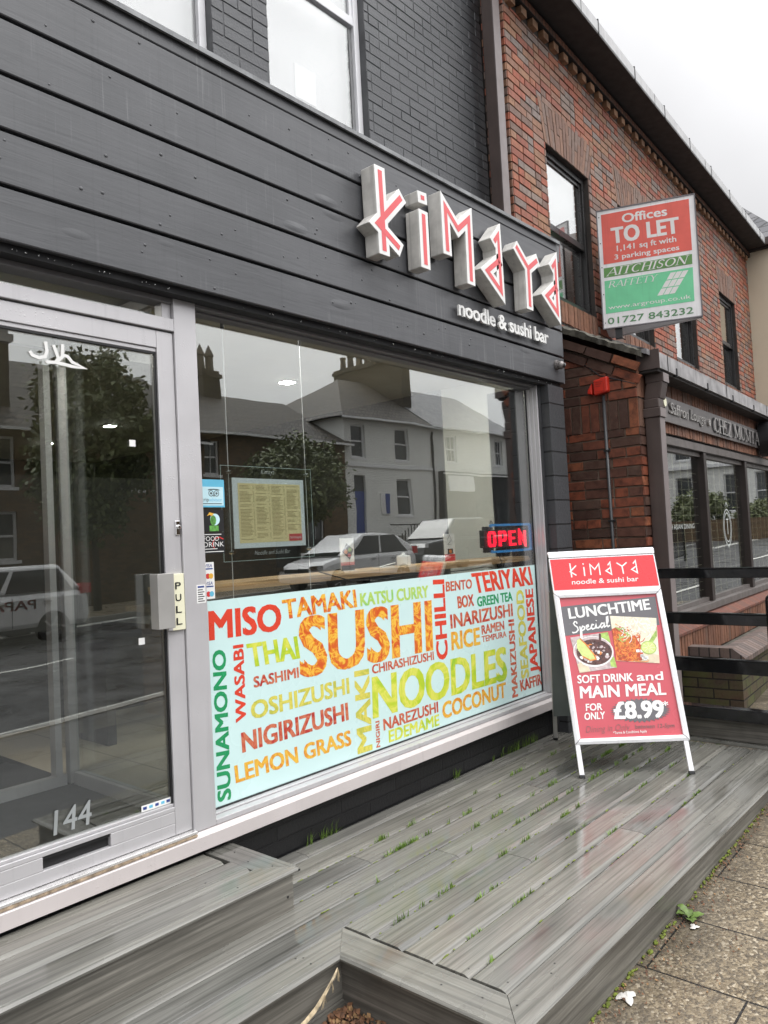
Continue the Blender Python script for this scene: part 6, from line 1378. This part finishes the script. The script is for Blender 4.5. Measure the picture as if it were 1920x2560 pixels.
def tree(name, label, x, y, z0, zc, rx, rz, n_, seed, mat='leaf_a', size=.13):
    r_ = random.Random(seed); t = thing(name, label, 'tree', (x, y, z0))
    m = MB(); m.cyl((0, 0, -.3), (.05, 0, (zc - z0) * .7), .11, .07, 10)
    for k in range(7):
        a = r_.uniform(0, 6.28); h = (zc - z0) * r_.uniform(.5, .75); m.cyl((.03, 0, h), (math.cos(a) * rx * .7, math.sin(a) * rx * .7, zc - z0 + r_.uniform(-.3, .8) * rz * .6), .04, .012, 6)
    m.build('trunk', 'bark', t, smooth=True); m = MB()
    cl = []
    while len(cl) < 90:
        q = [r_.uniform(-1, 1) for _ in range(3)]
        if .25 < sum(c_ * c_ for c_ in q) < 1: cl.append((q[0] * rx * .88, q[1] * rx * .88, q[2] * rz * .88))
    for k in range(n_):
        c = r_.choice(cl); p = Vector((c[0] + r_.gauss(0, .1) * rx, c[1] + r_.gauss(0, .1) * rx, zc - z0 + c[2] + r_.gauss(0, .09) * rz))
        d = Vector((r_.gauss(0, 1), r_.gauss(0, 1), r_.gauss(-.6, .7))).normalized(); s_ = d.orthogonal().normalized() * size * .28; L_ = d * size * r_.uniform(.7, 1.5)
        m.poly([p, p + L_ * .45 + s_, p + L_, p + L_ * .45 - s_])
    m.build('crown', mat, t); return t
tree('street_tree', 'leafy upright street tree seen reflected in the door glass', 9.8, -12.6, gz(10), 4.4, 1.65, 2.6, 12000, 4, size=.17)
tree('garden_tree', 'round bushy garden tree beside the white house', 18.3, -13.9, gz(18.3), 3.9, 1.85, 1.65, 13000, 9, size=.15)

def car(name, label, x0, ln, ht, paint, kd, y0=-9.0, wd=1.74):
    t = thing(name, label, 'car', (x0 + ln / 2, y0 - wd / 2, gz(x0 + ln / 2) - .11), 0, 'cars parked along the far kerb')
    if kd == 'van': body = [(0, .28), (.02, .62), (.12, .78), (.95, .98), (ln - .25, 1.02), (ln - .02, .95), (ln, .5), (ln - .05, .28)]; cab = [(.7, .97), (1.55, ht), (ln - .55, ht), (ln - .12, 1.0)]
    elif kd == 'hatch': body = [(0, .25), (.02, .58), (.2, .76), (1.1, .93), (ln - .2, 1.0), (ln, .85), (ln, .4), (ln - .06, .25)]; body = [(0, .25), (.0, .5), (.08, .68), (.35, .84), (1.1, .97), (2.4, 1.0), (ln - .2, 1.04), (ln, .85), (ln, .4), (ln - .06, .25)]; cab = [(.85, .94), (1.35, 1.25), (1.95, ht - .03), (2.45, ht), (3.0, ht - .03), (ln - .75, ht - .14), (ln - .3, 1.22), (ln - .06, 1.0)]
    else: body = [(0, .38), (0, .85), (.15, 1.05), (1.25, 1.18), (ln - .1, 1.2), (ln, 1.1), (ln, .5), (ln - .05, .38)]; cab = [(1.1, 1.17), (1.9, ht), (ln - 1.5, ht), (ln - .9, 1.18)]
    sx = lambda p: (p[0] - ln / 2, p[1], p[2])
    m = MB(); m.prism(body, 'y', -wd / 2, wd / 2); bd = m.xf(sx).build('body', paint, t, bevel=.13)
    k = len(cab); m = MB(); vs = []
    for sgn in (-1, 1):
        for (x, z) in cab: ins = .12 * (z - cab[0][1]) / (ht - cab[0][1]); vs.append((x, sgn * (wd / 2 - .03 - ins), z))
    m.geo(vs, [tuple(range(k)), tuple(range(2 * k - 1, k - 1, -1))] + [(i, (i + 1) % k, k + (i + 1) % k, k + i) for i in range(k)]); m.xf(sx).build('cabin', paint, t, bevel=.06)
    for sgn in (-1, 1):
        zb_ = cab[0][1] + .04; zt = ht - .09; q = [cab[0][0] + .22, cab[1][0] + .06, cab[-2][0] - .02, cab[-1][0] - .22] if kd != 'hatch' else [1.35, 2.0, 3.35, 3.85]
        for a, c in ((0, .48), (.52, 1)):
            lo = lambda u: q[0] + (q[3] - q[0]) * u; hi = lambda u: q[1] + (q[2] - q[1]) * u; ys_ = lambda z: sgn * (wd / 2 - .03 - .12 * (z - cab[0][1]) / (ht - cab[0][1]) + .004)
            MB().poly([(lo(a), ys_(zb_), zb_), (lo(c), ys_(zb_), zb_), (hi(c), ys_(zt), zt), (hi(a), ys_(zt), zt)]).xf(sx).build('window', 'car_glass', t)
        for x in (.78, ln - .75):
            w_ = MB().cyl((x, sgn * (wd / 2 - .18), .31), (x, sgn * (wd / 2 + .005), .31), .315, k=24).xf(sx).build('wheel', 'tyre', t)
            m = MB().cyl((x, sgn * (wd / 2 + .006), .31), (x, sgn * (wd / 2 + .012), .31), .08, k=12)
            for j in range(5): a = j * 1.2566; m.prism([(x + math.cos(a + .9) * .05, .31 + math.sin(a + .9) * .05), (x + math.cos(a - .12) * .22, .31 + math.sin(a - .12) * .22), (x + math.cos(a + .12) * .22, .31 + math.sin(a + .12) * .22)], 'y', sgn * (wd / 2 + .006), sgn * (wd / 2 + .014))
            m.xf(sx).build('rim', 'chrome', w_)
        for xg in ((1.25, 2.45, ln - .55) if kd != 'suv' else (1.35, 2.4, 3.3)): MB().box(xg, xg + .012, sgn * (wd / 2 + .0005), sgn * (wd / 2 + .004), .36, .93).xf(sx).build('door_gap', 'tyre', t)
        for xg in (2.15, 3.05): MB().box(xg, xg + .17, sgn * (wd / 2 + .001), sgn * (wd / 2 + .03), .80, .835).xf(sx).build('door_handle', 'chrome', t)
        MB().box(.3, ln - .3, sgn * (wd / 2 - .02), sgn * (wd / 2 + .012), .25, .33).xf(sx).build('sill_trim', 'tyre', t)
        MB().box(ln - .2, ln + .005, sgn * (wd / 2 - .16), sgn * (wd / 2 + .006), .92 if kd != 'suv' else 1.0, 1.12).xf(sx).build('tail_lamp', 'lamp_red', t)
        MB().box(-.004, .2, sgn * (wd / 2 - .35), sgn * (wd / 2 + .004), .62 if kd != 'suv' else .9, .74 if kd != 'suv' else 1.02).xf(sx).build('headlight', 'chrome', t)
        MB().box(cab[0][0] + .3, cab[0][0] + .42, sgn * (wd / 2), sgn * (wd / 2 + .17), .98, 1.1).xf(sx).build('wing_mirror', paint, t)
    MB().geo([(cab[0][0] - .005, -wd / 2 + .1, cab[0][1] + .03), (cab[0][0] - .005, wd / 2 - .1, cab[0][1] + .03), (cab[1][0] - .035, wd / 2 - .2, cab[1][1] - .06), (cab[1][0] - .035, -wd / 2 + .2, cab[1][1] - .06)], [(0, 1, 2, 3)]).xf(sx).build('windscreen', 'car_glass', t)
    MB().box(-.012, -.004, -.26, .26, .42, .53).xf(sx).build('number_plate', 'print_white', t); MB().box(-.01, -.002, -.5, .5, .56, .68).xf(sx).build('grille', 'tyre', t)
    return t, ln, wd
v, ln, wdt = car('parked_car', 'silver parked car with red lettering on its door, reflected in the entrance door', 3.75, 4.0, 1.53, 'car_silver', 'van')
m = MB(); put_text(m, "PAPA'S", (0, 0), (1.05, .0), (0, .17), 0, .03); m.xf(lambda p: (.55 - p[0] + .35, wdt / 2 + .006, .70 + p[2])); m.build('door_lettering', 'letter_red', v)
car('parked_car', 'white parked hatchback reflected behind the counter', 14.3, 4.3, 1.6, 'car_white', 'hatch')
car('parked_car', 'dark parked pickup reflected next to the open sign', 19.0, 5.1, 1.85, 'car_dark', 'suv')
# the bend further along the street, mirrored in the restaurant windows
wt = thing('white_terrace', 'white bay fronted terrace standing at the bend of the street', 'house', (46, 8, 0), -math.pi / 2)
hl = []
for k in range(6):
    x = 1.5 + k * 4.2; hl += [(x, x + .9, 5.3, 7.2), (x + 1.6, x + 2.5, 5.3, 7.2), (x, x + .9, 2.2, 4.3), (x + 1.6, x + 2.5, 2.2, 4.3)]
b = MB(); wall_holes(b, 0, 27, 0, 9.2, hl, 0, .3, .12); b.build('wall', 'house_white', wt)
b = MB()
for z in (4.75, 8.0, 9.1): b.box(0, 27, -.18, -.001, z, z + .18)
b.build('cornice', 'white_up', wt)
for h in hl: sash(wt, *h, .1)
MB().geo([(-.3, -.4, 9.28), (27.3, -.4, 9.28), (27.3, 8, 9.28), (-.3, 8, 9.28), (-.3, 4, 11.5), (27.3, 4, 11.5)], [(0, 1, 5, 4), (2, 3, 4, 5), (1, 2, 5), (3, 0, 4), (0, 3, 2, 1)]).build('roof', 'slate', wt)
MB().box(1, 26, -4.2, -3.9, .5, 1.75).build('front_wall', 'house_brown', wt)
for i, (x, y, r_) in enumerate(((43.2, -5.2, 1.6), (43.0, -2.4, 1.1))):
    tree('garden_bush', ['large dark green bush behind the low wall at the bend', 'smaller green bush nearer the street at the bend'][i], x, y, gz(43), 2.3 - .4 * i, r_, r_ * .8, 6000, 20 + i, size=.17)
gr = thing('guard_railing', 'black pedestrian guard railing along the near kerb', 'railing', (19, -1.55, gz(19)))
b = MB(); m = MB()
for k in range(66): x = -5 + k * .155; m.box(x, x + .02, -.01, .01, .12 + .028 * x, .98 + .028 * x)
for z in (.1, .98): m.prism([(-5.05, z - .141), (5.2, z + .146), (5.2, z + .186), (-5.05, z - .101)], 'y', -.02, .02)
m.build('bars', 'rail', gr)
for x in (-5, -2.5, 0, 2.5, 5): MB().box(x - .03, x + .03, -.03, .03, -.1 + .028 * x, 1.08 + .028 * x).build('post', 'rail', gr)
